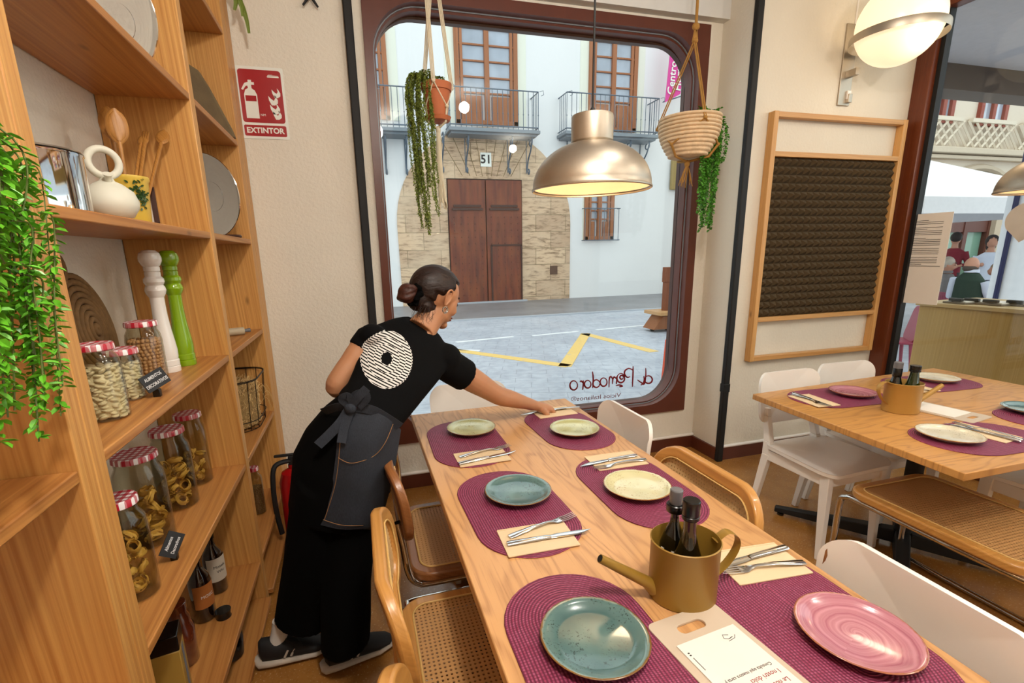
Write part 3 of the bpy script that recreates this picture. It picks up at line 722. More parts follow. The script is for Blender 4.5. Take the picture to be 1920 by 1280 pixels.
# parasols
def parasol(c, half, ze, zt, label):
    t = thing('parasol', label, 'parasol', (c[0], c[1], -.15)); m_ = plain('parasol_canvas', '#ecebec', .8)
    z0, z1 = ze+.15, zt+.15; q = MB()
    ap = Vector((0, 0, z1)); cs = [Vector((i*half, j*half, z0)) for i, j in ((-1, -1), (1, -1), (1, 1), (-1, 1))]
    q.add([ap]+cs+[ap-Vector((0, 0, .03))]+[c_-Vector((0, 0, .03)) for c_ in cs], [(0, 1, 2), (0, 2, 3), (0, 3, 4), (0, 4, 1), (5, 7, 6), (5, 8, 7), (5, 9, 8), (5, 6, 9)]); obj('canopy', q, m_, t, smooth=False)
    q = MB()
    for k in range(4):
        a, b = cs[k], cs[(k+1) % 4]; mdl = (a+b)/2; nrm = Vector((mdl.x, mdl.y, 0)).normalized()*.012
        q.hexa([a-nrm-Vector((0, 0, .22)), b-nrm-Vector((0, 0, .22)), b-nrm, a-nrm], [a+nrm-Vector((0, 0, .22)), b+nrm-Vector((0, 0, .22)), b+nrm, a+nrm])
    obj('valance', q, m_, t, smooth=False)
    obj('pole', MB().tube([(0, 0, 0), (0, 0, z1-.05)], .03, 8), M['signw'], t); obj('base', MB().lathe([(.3, 0), (.3, .06), (.05, .1)], 20), M['iron'], t)
    return t
parasol((9.5, 7.0), 2.0, 2.1, 3.1, 'white square parasol behind the notice on the side window')
parasol((14.2, 6.6), 1.9, 2.35, 3.1, 'larger white parasol further right over the seated diners')
# wind screen with blue pole
t = thing('wind_screen', 'white fabric wind screen with a dark blue pole outside the side window', 'screen', (6.6, 0, -.15))
pA = at(1869, 470, x=6.6); pB = at(1889, 470, x=6.6); pC = at(1960, 470, x=6.6)
obj('fabric', MB().box((0, (pA.y+pC.y)/2, 1.15), (.02, abs(pA.y-pC.y), 2.2)), plain('white_fabric', '#e4e8ef', .8), t)
obj('pole', MB().tube([(-.03, pB.y, 0), (-.03, pB.y, 2.5)], .022, 10), plain('navy_pole', '#141a4a', .4), t)
# host counter
t = thing('host_counter', 'pale oak host counter standing outside the side window', 'counter', (4.66, 1.6, -.15), 0)
obj('cabinet', MB().box((0, 0, .57), (.66, 2.38, 1.14)), wood('pale_oak_laminate', '#c9a769', '#a98548', 2, 14, knots=False, rough=.5), t, bevel=.004)
obj('worktop', MB().box((.0, 0, 1.155), (.7, 2.42, .03)), wood('pale_oak_top', '#cdb182', '#b39460', 1, 14, knots=False), t, bevel=.004)
R2 = random.Random(3)
for k, (px, py) in enumerate(((1795, 567), (1835, 566), (1873, 569), (1915, 570))):
    p = at(px, py, z=1.03); 
    h = thing('menu_clipboard', ['brown menu clipboard at the left end of the outdoor counter', 'second menu clipboard lying on the outdoor counter', 'dark stacked clipboard in the middle of the outdoor counter', 'clipboard beside the dark stack on the outdoor counter', 'rightmost clipboard on the outdoor counter'][k], 'clipboard', (min(max(p.x, 4.45), 4.8), p.y, 1.021), R2.uniform(-.3, .3), 'menu clipboards on the outdoor counter')
    obj('backing', MB().box((0, 0, .006), (.2, .16, .012)), plain('grey_board', '#6d6253', .6), h, bevel=.002)
    obj('sheets', MB().box((.01, 0, .0165), (.17, .13, .008)), M['paper'], h)
    obj('clip', MB().box((-.08, 0, .03), (.03, .09, .022)), plain('dark_clip', '#2e2a22', .4), h, bevel=.004)
# notice on the side window
t = thing('paper_notice', 'two sheet printed notice taped to the side window glass', 'notice', (3.731, 2.425, 1.365))
obj('sheet', MB().box((0, .0, 0), (.002, .245, .6)), M['paper'], t)
q = MB(); R3 = random.Random(5)
for k in range(26):
    z = .255-k*.0115
    if k in (3, 9, 15, 20): continue
    wdt = .19 if k % 5 else .1; q.box((-.0018, .02+(.19-wdt)/2, z), (.001, wdt, .0026))
q.box((-.0018, .098, .275), (.001, .022, .022)); q.box((-.0018, .01, -.045), (.001, .22, .003)); obj('print', q, M['ink'], t)
# leaf-shaped card on the glass
hc = at(1925, 415, x=3.72); pts = [(math.cos(a)*.135, math.sin(a)*.12) for a in [(-.18+1.36*i/20)*pi for i in range(21)]]+[(.0, -.19)]
pts = [(math.cos(a)*.105, math.sin(a)*.1+.01) for a in [(-.15+1.3*i/20)*pi for i in range(21)]]+[(0.02, -.115)]
t = tag(obj('leaf_card', MB().prism(pts, 0, .002, lambda a, b, h: (h, a, b)), plain('grey_card', '#c4bbae', .7), loc=(3.729, hc.y, hc.z)), 'leaf-shaped beige card stuck on the side window at the right edge', 'card')

# ================================================================== SHELVING
XF, XB = -.49, -.769
DX, MX = XF-XB, (XF+XB)/2
sh = thing('shelving_unit', 'tall open pine shelving unit along the left wall', 'shelving', (MX, 1.2, 0))
def SP(name, mb, mat, **k): return obj(name, mb, mat, sh, loc=(-MX, -1.2, 0), **k)
TOPZ = 2.93
for y0, y1 in ((.944, .988), (.989, 1.033), (2.013, 2.062), (2.735, 2.82), (2.822, 2.912), (-.4, -.355)):
    SP('side_panel', MB().box((MX, (y0+y1)/2, TOPZ/2), (DX, y1-y0, TOPZ)), M['pineV'], bevel=.003)
ZS = (.215, .663, 1.112, 1.562, 2.016, 2.49)
for y0, y1 in ((-.354, .943), (1.034, 2.012), (2.063, 2.734)):
    for z in ZS:
        SP('shelf', MB().box((MX, (y0+y1)/2, z-.0115), (DX-.004, y1-y0, .023)), M['pineY'], bevel=.003)
    SP('shelf', MB().box((MX+(.012 if y0 > 1 else 0), (y0+y1)/2, .03), (DX-.004+(.02 if y0 > 1 else 0), y1-y0, .022)), M['pineY'], bevel=.003)
# ================================================================== TABLES
def pedestal(parent, x, y, h, arm=.33, rot=0):
    c = thing  # noqa
    obj('column', MB().tube([(x, y, .05), (x, y, h)], .035, 16), M['black'], parent)
    obj('top_plate', MB().box((x, y, h-.006), (.36, .36, .012)), M['black'], parent, bevel=.003)
    for k in range(4):
        a = rot+k*pi/2; d = Vector((math.cos(a), math.sin(a), 0)); n = Vector((-d.y, d.x, 0)); o = Vector((x, y, 0))
        b0, b1 = o+d*.03, o+d*arm
        q = MB().hexa([b0-n*.035+Vector((0, 0, .03)), b1-n*.022+Vector((0, 0, .018)), b1+n*.022+Vector((0, 0, .018)), b0+n*.035+Vector((0, 0, .03))],
                      [b0-n*.03+Vector((0, 0, .095)), b1-n*.018+Vector((0, 0, .045)), b1+n*.018+Vector((0, 0, .045)), b0+n*.03+Vector((0, 0, .095))])
        f = obj('foot', q, M['black'], parent, bevel=.005)
        obj('glide', MB().lathe([(.017, 0), (.017, .012), (.008, .02)], 12, (b1-d*.03)), M['cap'], f)
t1 = thing('dining_table', 'long oak dining table beside the shelving, set with six burgundy placemats', 'table', (.575, 1.1, 0))
obj('tabletop', MB().box((0, 0, .735), (.77, 2.08, .03)), M['oak'], t1, bevel=.003)
for yy in (.62, -.55): pedestal(t1, 0, yy, .72, .36, pi/4)
t2 = thing('dining_table', 'square-edged oak dining table by the pillar wall and side window', 'table', (2.51, 1.44, 0))
q = MB(); q.hexa([(-.70, -.49, .722), (.72, -.50, .722), (.735, .52, .722), (-.64, .445, .722)], [(-.70, -.49, .75), (.72, -.50, .75), (.735, .52, .75), (-.64, .445, .75)])
obj('tabletop', q, M['oak2'], t2, bevel=.003)
pedestal(t2, -.02, .06, .72, .55, .62)

# ------------------------------------------------------------------ placemats, plates, napkins, cutlery
def stadium(a, b, s, n=16):
    out = []
    for i in range(n+1): t = pi*i/n; out.append((a*math.cos(t), s+b*math.sin(t)))
    for i in range(n+1): t = pi+pi*i/n; out.append((a*math.cos(t), -s+b*math.sin(t)))
    return out
matp = tag(obj('placemat', MB().prism(stadium(.1425, .138, .105), 0, .003), M['mat'], bevel=.001), '', 'placemat')
platep = {}
def plate_proto(key, R0=.1):
    s = R0/.1
    prof = [(.0, .004), (.055*s, .004), (.06*s, 0), (.064*s, .004), (.085*s, .010), (R0, .0185), (R0+.0005, .020), (R0-.002, .0212), (.088*s, .0155), (.075*s, .0105), (.066*s, .0085), (.0, .008)]
    return obj('plate', MB().lathe(prof, 64, cap0=False, cap1=False), M[key], ang=60)
def fork():
    t = thing('fork', '', 'fork')
    q = MB(); q.loft([((-.105, 0, .003), (0, .009, 0), (0, 0, .0018)), ((-.09, 0, .004), (0, .010, 0), (0, 0, .002)), ((-.03, 0, .009), (0, .006, 0), (0, 0, .002)), ((.015, 0, .009), (0, .0038, 0), (0, 0, .002)), ((.028, 0, .006), (0, .006, 0), (0, 0, .0012)), ((.04, 0, .003), (0, .0115, 0), (0, 0, .001)), ((.056, 0, .003), (0, .0122, 0), (0, 0, .001))], 14)
    obj('handle', q, M['polish'], t)
    for k in range(4):
        y = (k-1.5)*.0068; obj('tine', MB().tube([(.053, y, .003), (.075, y, .0028), (.103, y, .0065)], [.0021, .0019, .0011], 6), M['polish'], t)
    return t
def knife():
    t = thing('knife', '', 'knife')
    obj('handle', MB().loft([((-.115, 0, .004), (0, .009, 0), (0, 0, .0035)), ((-.11, 0, .004), (0, .010, 0), (0, 0, .0038)), ((-.06, 0, .0045), (0, .0092, 0), (0, 0, .004)), ((-.012, 0, .0045), (0, .008, 0), (0, 0, .004)), ((.0, 0, .004), (0, .0078, 0), (0, 0, .003))], 12), M['polish'], t)
    obj('blade', MB().loft([((-.002, 0, .004), (0, .0075, 0), (0, 0, .001)), ((.02, .001, .004), (0, .0095, 0), (0, 0, .0009)), ((.07, .001, .0035), (0, .0095, 0), (0, 0, .0007)), ((.09, .003, .003), (0, .0065, 0), (0, 0, .0005)), ((.112, .007, .003), (0, .0008, 0), (0, 0, .0003))], 10), M['polish'], t)
    return t
nap_out = rrect(.185, .118, .002, 2)
napp = tag(obj('napkin', MB().prism(nap_out, 0, .003), M['napkin'], bevel=.0006), '', 'napkin')
obj('fold', MB().box((0, .0565, .0036), (.183, .004, .0012)), M['napkin'], napp)
fk, kn = fork(), knife()
Z0 = .7502
used = set()
def first(proto, loc, rz, label, group=None):
    """the first call moves the prototype itself, later ones copy it"""
    if proto.name in used: return dup(proto, loc, rz, label, group)
    used.add(proto.name); proto.location = loc; proto.rotation_euler = (0, 0, rz); proto['label'] = label
    if group: proto['group'] = group
    return proto
def dupm(proto, mk, *a, **k): return first(proto, *a, **k)
A90 = pi/2
# mat x,y,rz ; label stem ; plate key,x,y ; napkin x,y,rz ; fork x,y,rz ; knife x,y,rz
S1 = [('far left corner of the long table', (.362, 1.735, -.02), 'pgreen', (.405, 1.835), 'pale green speckled plate on the placemat nearest the waitress'),
      ('middle of the left side of the long table', (.384, 1.195, .03), 'pteal', (.415, 1.26), 'smaller-looking teal plate on the middle left placemat'),
      ('near left side of the long table, under the large teal plate', (.362, .64, 0), 'pteal', (.369, .678), 'nearest teal plate with a brownish sheen in its centre'),
      ('far right end of the long table, under the reaching hand', (.795, 1.745, .03), 'pgreen', (.801, 1.69), 'pale green plate in front of the reaching hand'),
      ('right side of the long table, under the cream plate', (.780, 1.195, 0), 'pcream', (.768, 1.175), 'cream plate with a brown speckled rim beside the ochre can'),
      ('near right side of the long table, under the large pink plate', (.795, .60, 0), 'ppink', (.835, .545), 'large pink plate with swirled glaze on the long table')]
S2 = [('left far side of the second table, under the pink plate', (2.205, 1.70, A90-.05), 'ppink', (2.295, 1.705), 'pink swirled plate on the second table beside the white chair'),
      ('far side of the second table, behind the bottles', (2.865, 1.73, A90-.05), 'pwhite', (2.94, 1.755), 'ivory plate at the far side of the second table behind the can'),
      ('near left corner of the second table', (2.20, 1.14, A90-.05), 'pwhite', (2.09, 1.17), 'ivory plate on the near left corner of the second table'),
      ('right edge of the second table, cut by the frame', (2.76, 1.19, A90), 'pteal', (2.73, 1.255), 'teal plate on the second table at the right edge of the view')]
G1, G2 = 'burgundy placemats on the tables', 'plates on the tables'
protos = {}
for st_, (mx, my, rz), key, (px, py), lab in S1+S2:
    first(matp, (mx, my, Z0), rz, 'burgundy placemat, '+st_, G1)
    if key not in protos: protos[key] = tag(plate_proto(key), '', 'plate')
    first(protos[key], (px, py, Z0+.0034), R.uniform(0, 6) if key != 'ppink' else .4, lab, G2)
zc = Z0+.0068
cut = [('beside the pale green plate nearest the waitress', (.380, 1.563, .02), (.404, 1.600, .21), (.400, 1.542, .17)),
       ('below the middle teal plate', (.389, 1.028, -.03), (.422, 1.070, .22), (.420, 1.014, -.04)),
       ('above the cream plate on the right side', (.816, 1.384, -.02), (.808, 1.346, 3.2), (.785, 1.384, 3.2)),
       ('in the near right setting behind the ochre can', (.837, .777, -.08), (.828, .757, 3.0), (.826, .793, 3.2))]
for lab, n_, f_, k_ in cut:
    first(napp, (n_[0], n_[1], Z0+.0032), n_[2], 'beige folded paper napkin '+lab, 'beige napkins under the cutlery')
    first(fk, (f_[0], f_[1], zc), f_[2], 'steel fork '+lab, 'steel forks'); first(kn, (k_[0], k_[1], zc), k_[2], 'steel knife '+lab, 'steel knives')
first(napp, (.816, 1.943, Z0+.0032), .05, 'beige folded napkin under the hand of the waitress', 'beige napkins under the cutlery')
first(kn, (.770, 1.958, zc), 3.2, 'steel knife just laid by the hand of the waitress', 'steel knives')
first(fk, (.845, 1.945, zc+.002), 3.25, 'steel fork under the fingers of the waitress', 'steel forks')
for lab, x, y, rz in (('beside the pink plate of the second table', 2.035, 1.69, -A90-.1), ('behind the can of the second table', 2.69, 1.70, -A90-.1), ('at the near left corner of the second table', 2.262, 1.165, -A90+.12)):
    first(napp, (x, y, Z0+.0032), rz, 'narrow napkin '+lab, 'beige napkins under the cutlery')
    sg = 1 if 'corner' in lab else -1
    first(fk, (x+.022*sg, y, zc), rz+(pi if sg > 0 else .05), 'fork on the napkin '+lab, 'steel forks'); first(kn, (x-.008, y, zc), rz+(pi if sg > 0 else .0), 'knife on the napkin '+lab, 'steel knives')

# ------------------------------------------------------------------ watering cans with bottles
def can(loc, rz, label, k=1.0):
    t = thing('watering_can', label, 'watering can', loc, rz); mt = M['gold'] if k == 1 else M['goldl']
    R_, H_, sx, sy = .0665, .13, 1.05, .96
    q = MB().lathe([(R_*.96, 0), (R_, .002), (R_, H_-.002), (R_+.002, H_), (R_-.0005, H_+.0015), (R_-.0015, H_-.002), (R_-.0015, .004), (.0, .003)], 48, sx=sx, sy=sy)
    obj('body', q, mt, t, ang=50)
    obj('spout', MB().tube([(-R_*sx+.006, 0, .022), (-R_*sx-.012, 0, .04), (-.185, 0, .108)], [.0165, .0125, .0088], 14), mt, t)
    obj('spout_opening', MB().tube([(-.183, 0, .1067), (-.1856, 0, .1084)], [.0074, .0074], 12), M['black'], t)
    hp = bez([(R_*sx-.004, 0, .118), (.092, 0, .136), (.116, 0, .122), (.118, 0, .095), (.098, 0, .06), (R_*sx-.004, 0, .032)], 8)
    obj('handle', MB().tube(hp, .0105, 8, flat=(1, .09), upv=(0, 1, 0)), mt, t)
    return t
def bottle(name, loc, label, capm, r=.029, neck=.0125, h=.20, sq=True, gm='bottle', caph=.03):
    t = thing(name, label, 'bottle', loc)
    q = MB()
    if sq:
        prof = [(r*.92, 0, .6), (r, .006, .6), (r, .105, .6), (r*.8, .125, .8), (neck*1.15, .150, 1), (neck, .165, 1), (neck, h, 1)]
        secs = []
        vs = []; n = 32
        for rr_, z, p in prof:
            for k in range(n):
                a = 2*pi*k/n; c_, s_ = math.cos(a), math.sin(a); e = p
                vs.append((math.copysign(abs(c_)**e, c_)*rr_, math.copysign(abs(s_)**e, s_)*rr_, z))
        N = len(prof); fs = [(i*n+k, i*n+(k+1) % n, (i+1)*n+(k+1) % n, (i+1)*n+k) for i in range(N-1) for k in range(n)]+[tuple(range(n-1, -1, -1)), tuple(range((N-1)*n, N*n))]
        q.add(vs, fs)
    else:
        q.lathe([(r*.9, 0), (r, .004), (r, h*.55), (r*.75, h*.68), (neck, h*.8), (neck, h)], 28)
    obj('glass_body', q, M[gm], t, ang=60)
    obj('screw_cap', MB().lathe([(neck+.003, h-.012), (neck+.0045, h-.01), (neck+.0045, h-.004), (neck+.0032, h-.003), (neck+.0045, h), (neck+.0045, h+caph-.002), (neck+.003, h+caph)], 24), capm, t, ang=30)
    if sq: obj('label', MB().box((0, -r*.97, .06), (r*1.2, .001, .075)).box((-r*.97, 0, .06), (.001, r*1.2, .075)), M['paper'] if gm == 'bottle' else M['signw'], t)
    return t
C1 = (.610, .748, Z0)
can(C1, -.12, 'ochre metal watering can holding oil bottles on the long table')
bottle('oil_bottle', (C1[0]-.012, C1[1]-.024, Z0+.005), 'square dark oil bottle with a black screw cap in the near can', M['cap'], r=.0235, h=.198).rotation_euler = (0, 0, .3)
b_ = bottle('vinegar_bottle', (C1[0]-.010, C1[1]+.026, Z0+.005), 'dark vinegar bottle with a cloudy spray cap in the near can', M['capc'], r=.0245, neck=.0085, h=.196, caph=.03); b_.rotation_euler = (0, 0, .5)
obj('cap_ring', MB().lathe([(.017, .176), (.0185, .178), (.0185, .192), (.0165, .194)], 24), M['cap'], b_)
C2 = (2.262, 1.462, Z0)
can(C2, pi-.18, 'ochre metal watering can holding bottles on the second table', 1.01)
bottle('oil_bottle', (C2[0]+.022, C2[1]-.018, Z0+.005), 'green glass oil bottle with a black cap in the far can', M['cap'], gm='bgreen', r=.026, h=.186, caph=.016, neck=.016)
b_ = bottle('vinegar_bottle', (C2[0]-.015, C2[1]+.026, Z0+.005), 'dark vinegar bottle with a grey stopper in the far can', M['capc'], r=.024, h=.185, caph=.026)
obj('neck_sleeve', MB().lathe([(.0135, .14), (.0175, .15), (.0175, .182), (.0165, .184)], 20), M['cap'], b_)
# menu boards
def menu(loc, rz, label, label2, rich):
    t = thing('cutting_board', label, 'board', loc, rz)
    out = rrect(.168, .30, .014, 6, (0, -.15)); n = len(out); hole = rrect(.062, .022, .0109, 6, (-.004, -.036))
    obj('board', MB().prism(out, 0, .005, hole=hole), M['board'], t, bevel=.001)
    s = thing('menu_sheet', label2, 'menu', (loc[0], loc[1], loc[2]+.0054), rz)
    obj('sheet', MB().box((.002, -.165, .0008), (.137, .20, .0016)), M['paper'], s)
    up_ = (0, -1, 0); rg = (-1, 0, 0)
    if rich:
        for s_, x, y, z, mt, al in (('Consulta aqu\u00ed nuestra carta y', .058, -.158, .0088, M['ink'], 'LEFT'), ('I nostri dolci', .058, -.174, .0125, M['inkr'], 'LEFT'), ('Le nostre carni', .058, -.192, .0125, M['inkr'], 'LEFT'), ('Dal forno', .058, -.21, .0125, M['inkr'], 'LEFT')):
            text('lettering', s_, z, mt, frame((x, y, .0018), rg, up_), s, align=al, ext=.0002)
        q = MB(); q.tube([(.040, -.082, .0018), (.030, -.078, .0018), (.026, -.086, .0018), (.034, -.09, .0018), (.044, -.088, .0018)], .0007, 5); q.tube([(.052, -.086, .0018), (.046, -.092, .0018), (.030, -.094, .0018)], .0005, 5)
        obj('emblem', q, M['ink'], s)
        q = MB(); q.box((-.058, -.112, .0018), (.0012, .028, .0004)); q.ball((-.0585, -.092, .0018), (.0022, .0016, .0006)); q.ball((-.0585, -.087, .0018), (.0022, .0016, .0006)); obj('contact_line', q, M['ink'], s)
    return t
menu((.566, .695, Z0), .10, 'white plastic board with a handle slot on the long table', 'printed menu sheet lying on the near plastic board', True)
menu((2.432, 1.257, Z0), pi+.15, 'white plastic board with a handle slot on the second table', 'menu sheet lying on the second table board', False)

# ================================================================== CHAIRS
def shell(w, h, r, th, curve, tilt, fn):
    """curved rounded panel as a grid: local (u across, v up)"""
    return None
def curved_panel(mb, outline, th, fn):
    n = len(outline)
    cxy = (sum(p[0] for p in outline)/n, sum(p[1] for p in outline)/n)
    rings = [1, .93, .7, .4, .15]
    vs = []
    for s_ in rings:
        for side in (0, 1):
            for (u, v) in outline: vs.append(fn(cxy[0]+(u-cxy[0])*s_, cxy[1]+(v-cxy[1])*s_, side*th))
    c0 = len(vs); vs += [fn(cxy[0], cxy[1], 0), fn(cxy[0], cxy[1], th)]
    fs = []
    for i in range(len(rings)-1):
        for side in (0, 1):
            a = (i*2+side)*n; b = ((i+1)*2+side)*n
            for k in range(n):
                j = (k+1) % n; f = (a+k, a+j, b+j, b+k); fs.append(f if side else f[::-1])
    a = (len(rings)-1)*2*n
    for k in range(n):
        j = (k+1) % n; fs.append((a+j, a+k, c0)); fs.append((a+n+k, a+n+j, c0+1)); fs.append((k, j, n+j, n+k)[::-1])
    return mb.add(vs, fs)
def curved_ring(mb, outl, inl, th, fn):
    n = len(outl); vs = [fn(u, v, 0) for u, v in outl]+[fn(u, v, th) for u, v in outl]+[fn(u, v, 0) for u, v in inl]+[fn(u, v, th) for u, v in inl]
    fs = []
    for k in range(n):
        j = (k+1) % n
        fs += [(k, j, n+j, n+k), (2*n+j, 2*n+k, 3*n+k, 3*n+j), (n+k, n+j, 3*n+j, 3*n+k), (j, k, 2*n+k, 2*n+j)]
    return mb.add(vs, fs)
def white_chair(label, group=None, loc=(0, 0, 0), rz=0):
    """faces +X locally; the back is at x=-.2"""
    t = thing('white_chair', label, 'chair', loc, rz, group)
    W_ = .41
    so = []
    for u, v in rrect(.40, W_, .07, 8, (.0, 0)): so.append((u, v*(1+.06*(u/.2))))
    def sf(u, v, h): return (u+.01, v, .432+h+.010*(abs(v)/.2)**2+(.004 if u < -.1 else 0)-.008*max(0, (u-.12)/.08)**2)
    obj('seat', curved_panel(MB(), so, .016, sf), M['white'], t, bevel=.003)
    q = MB()
    def leg(pts, w0):
        m_ = MB(); 
        for (a, wa), (b, wb) in zip(pts[:-1], pts[1:]):
            a, b = Vector(a), Vector(b); m_.hexa([a+Vector((-wa[0], -wa[1], 0)), a+Vector((wa[0], -wa[1], 0)), a+Vector((wa[0], wa[1], 0)), a+Vector((-wa[0], wa[1], 0))], [b+Vector((-wb[0], -wb[1], 0)), b+Vector((wb[0], -wb[1], 0)), b+Vector((wb[0], wb[1], 0)), b+Vector((-wb[0], wb[1], 0))])
        return m_
    for sg in (1, -1):
        obj('leg', leg([((.185, .172*sg, 0), (.014, .012)), ((.165, .168*sg, .432), (.024, .017))], 0), M['white'], t, bevel=.003)
        obj('leg', leg([((-.245, .165*sg, 0), (.014, .013)), ((-.175, .162*sg, .40), (.022, .016)), ((-.178, .160*sg, .47), (.021, .015)), ((-.212, .150*sg, .60), (.015, .013)), ((-.216, .148*sg, .64), (.012, .012))], 0), M['white'], t, bevel=.003)
    obj('apron', MB().box((-.0, .168, .40), (.33, .018, .055)).box((-.0, -.168, .40), (.33, .018, .055)).box((.172, 0, .40), (.018, .32, .055)).box((-.172, 0, .40), (.018, .31, .055)), M['white'], t, bevel=.002)
    bo = []
    for u, v in rrect(.40, .27, .065, 8): bo.append((u*(1-.06*(-v/.135) if v < 0 else 1), v))
    def bf(u, v, h): return (-.232-.10*(v)+(-.045)*(1-(u/.2)**2)*.8+h*1.0, u, .685+v)
    obj('backrest', curved_panel(MB(), bo, .014, bf), M['white'], t, bevel=.003)
    return t
GW = 'white wooden chairs'
white_chair('white wooden chair nearest the black conduit, seat visible beside the second table', GW, (2.19, 1.73, 0), -A90+.02)
wc = [c for c in bpy.data.objects if c.name.startswith('white_chair')][0]
dup(wc, (2.63, 1.775, 0), -A90-.02, 'second white chair behind the far can, tucked under the second table', GW)
dup(wc, (.785, 1.685, 0), pi, 'white chair tucked in at the far right corner of the long table', GW)
wnear = dup(wc, (.765, .555, 0), pi, 'nearest white chair back, with a chipped corner, at the right of the long table', GW)
dup(wc, (.505, 2.09, 0), -A90, 'white chair at the head of the long table in front of the window', GW)
dup(wc, (2.86, 1.16, 0), A90, 'white chair on the near side of the second table at the right edge', GW)
def cane_chair(label, wd='beech', group=None, loc=(0, 0, 0), rz=0, back=True, SW=.47, SD=.45):
    """cantilever chair, faces +X; local origin under the seat centre"""
    t = thing('cane_chair', label, 'chair', loc, rz, group); f = M[wd]
    so = rrect(SD, SW, .075, 8); si = rrect(SD-.075, SW-.075, .045, 8)
    obj('seat_frame', MB().prism(so, .418, .452, hole=si), f, t, bevel=.008, seg=3)
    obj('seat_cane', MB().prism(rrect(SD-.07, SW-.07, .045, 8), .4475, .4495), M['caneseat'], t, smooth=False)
    obj('cane_bead', MB().tube([(u, v, .4522) for u, v in rrect(SD-.072, SW-.072, .046, 8)], .0028, 6, closed=True), M['cane2'], t)
    h = .13; BX = -.245-(SD-.45)
    def bf(u, v, d): return (BX-.12*v-.035*(1-(u/(SW/2))**2)+d, u, .675+v)
    bo = rrect(SW+.02, 2*h, .105, 8); bi = rrect(SW-.052, 2*h-.075, .07, 8)
    obj('back_frame', curved_ring(MB(), bo, bi, .03, bf), f, t, bevel=.007, seg=3)
    # cane sheet lies in its own plane so that the weave follows it
    ca = MB(); curved_panel(ca, rrect(SW-.045, 2*h-.07, .07, 8), .002, lambda u, v, d: (u, v, -.035*(1-(u/(SW/2))**2)*1.0+d))
    cs = obj('back_cane', ca, M['cane'], t); cs.matrix_local = Matrix(((0, -.12, 1, -.245+.014), (1, 0, 0, 0), (0, 1, .12, .675), (0, 0, 0, 1))).normalized() if 0 else frame((BX+.016, 0, .675), (0, 1, 0), (-.12, 0, 1))
    obj('cane_bead', MB().tube([bf(u, v, .031) for u, v in rrect(SW-.05, 2*h-.073, .07, 8)], .0026, 6, closed=True), M['cane2'], t)
    y = SW/2-.02; q = MB()
    for sg in (1, -1):
        yy = y*sg
        pts = bez([(BX-.012, yy*.93, .635), (BX, yy*.95, .56), (BX+.013, yy, .455), (BX+.04, yy, .415), (-.15, yy, .405), (SD/2-.075, yy, .405), (SD/2, yy, .398), (SD/2+.023, yy, .36), (SD/2+.025, yy, .20), (SD/2+.025, yy, .07), (SD/2+.01, yy, .022), (.18, yy, .0125), (.0, yy, .0125), (-.17, yy, .0125), (-.215, yy*.97, .0125), (-.225, yy*.88, .0125), (-.225, 0, .0125)], 5)
        q.tube(pts, .0125, 12)
    obj('tube_frame', q, M['chrome'], t)
    return t
M['cane2'] = plain('cane_bead', '#d8b16c', .5)
obj('chipped_paint', MB().prism([(-.012, .0), (.0, .016), (.004, .030), (-.004, .046), (-.016, .03), (-.02, .01)], 0, .0012, lambda a, b, h: (-.222-.10*(.055+b)-.0+h-.0, -.186+a*.5, .735+b)), M['beechd'], wnear)
GC = 'cane and chrome cantilever chairs'
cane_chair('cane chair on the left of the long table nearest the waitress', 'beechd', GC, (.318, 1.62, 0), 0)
cb = cane_chair('cane chair with its whole seat visible, second on the left of the long table', 'beech', GC, (.265, 1.055, 0), 0)
dup(cb, (.255, .505, 0), 0, 'nearest cane chair on the left, only the top of its back in view', GC)
dup(cb, (.755, 1.165, 0), pi, 'cane chair on the right side of the long table, back facing the pillar', GC)
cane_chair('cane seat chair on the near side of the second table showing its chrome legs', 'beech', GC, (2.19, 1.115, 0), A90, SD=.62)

# ================================================================== LAMPS
def pendant(loc, zc, label, rot=0):
    t = thing('pendant_lamp', label, 'lamp', loc)
    R_ = .188; dome = [(R_, 0), (R_+.003, .002), (R_+.003, .006), (R_, .01)]
    for i in range(1, 15):
        a = (pi/2)*i/14*.80; dome.append((R_*math.cos(a)**.95, .01+.132*math.sin(a)/math.sin(pi/2*.80)))
    dome += [(.0655, .147), (.0655, .215), (.0635, .222), (.055, .225), (0.012, .226)]
    obj('shade', MB().lathe(dome, 64, cap0=False), M['nickel'], t, ang=35)
    ins = [(r*.985-.001, z-.001) for r, z in dome[3:18]]
    obj('inner_shade', MB().lathe(ins, 48, cap0=False), M['lampin'], t)
    obj('bulb', MB().ball((0, 0, .09), .03, 16, 10), M['bulb'], t)
    obj('cord', MB().tube([(0, 0, .225), (0, 0, zc-loc[2])], .0035, 8), M['black'], t)
    obj('cord_grip', MB().lathe([(.012, .225), (.008, .24), (.005, .245)], 16), M['black'], t)
    return t
pendant((.755, 1.5, 1.655), 3.0, 'brushed metal dome pendant lamp hanging over the long table')
pendant((2.72, 1.33, 1.66), 3.0, 'metal dome pendant lamp over the second table at the right edge')
point('pendant_light', (.755, 1.5, 1.70), .04, 1.4, (1, .78, .5)); point('pendant_light', (2.72, 1.33, 1.72), .04, 1.4, (1, .78, .5))
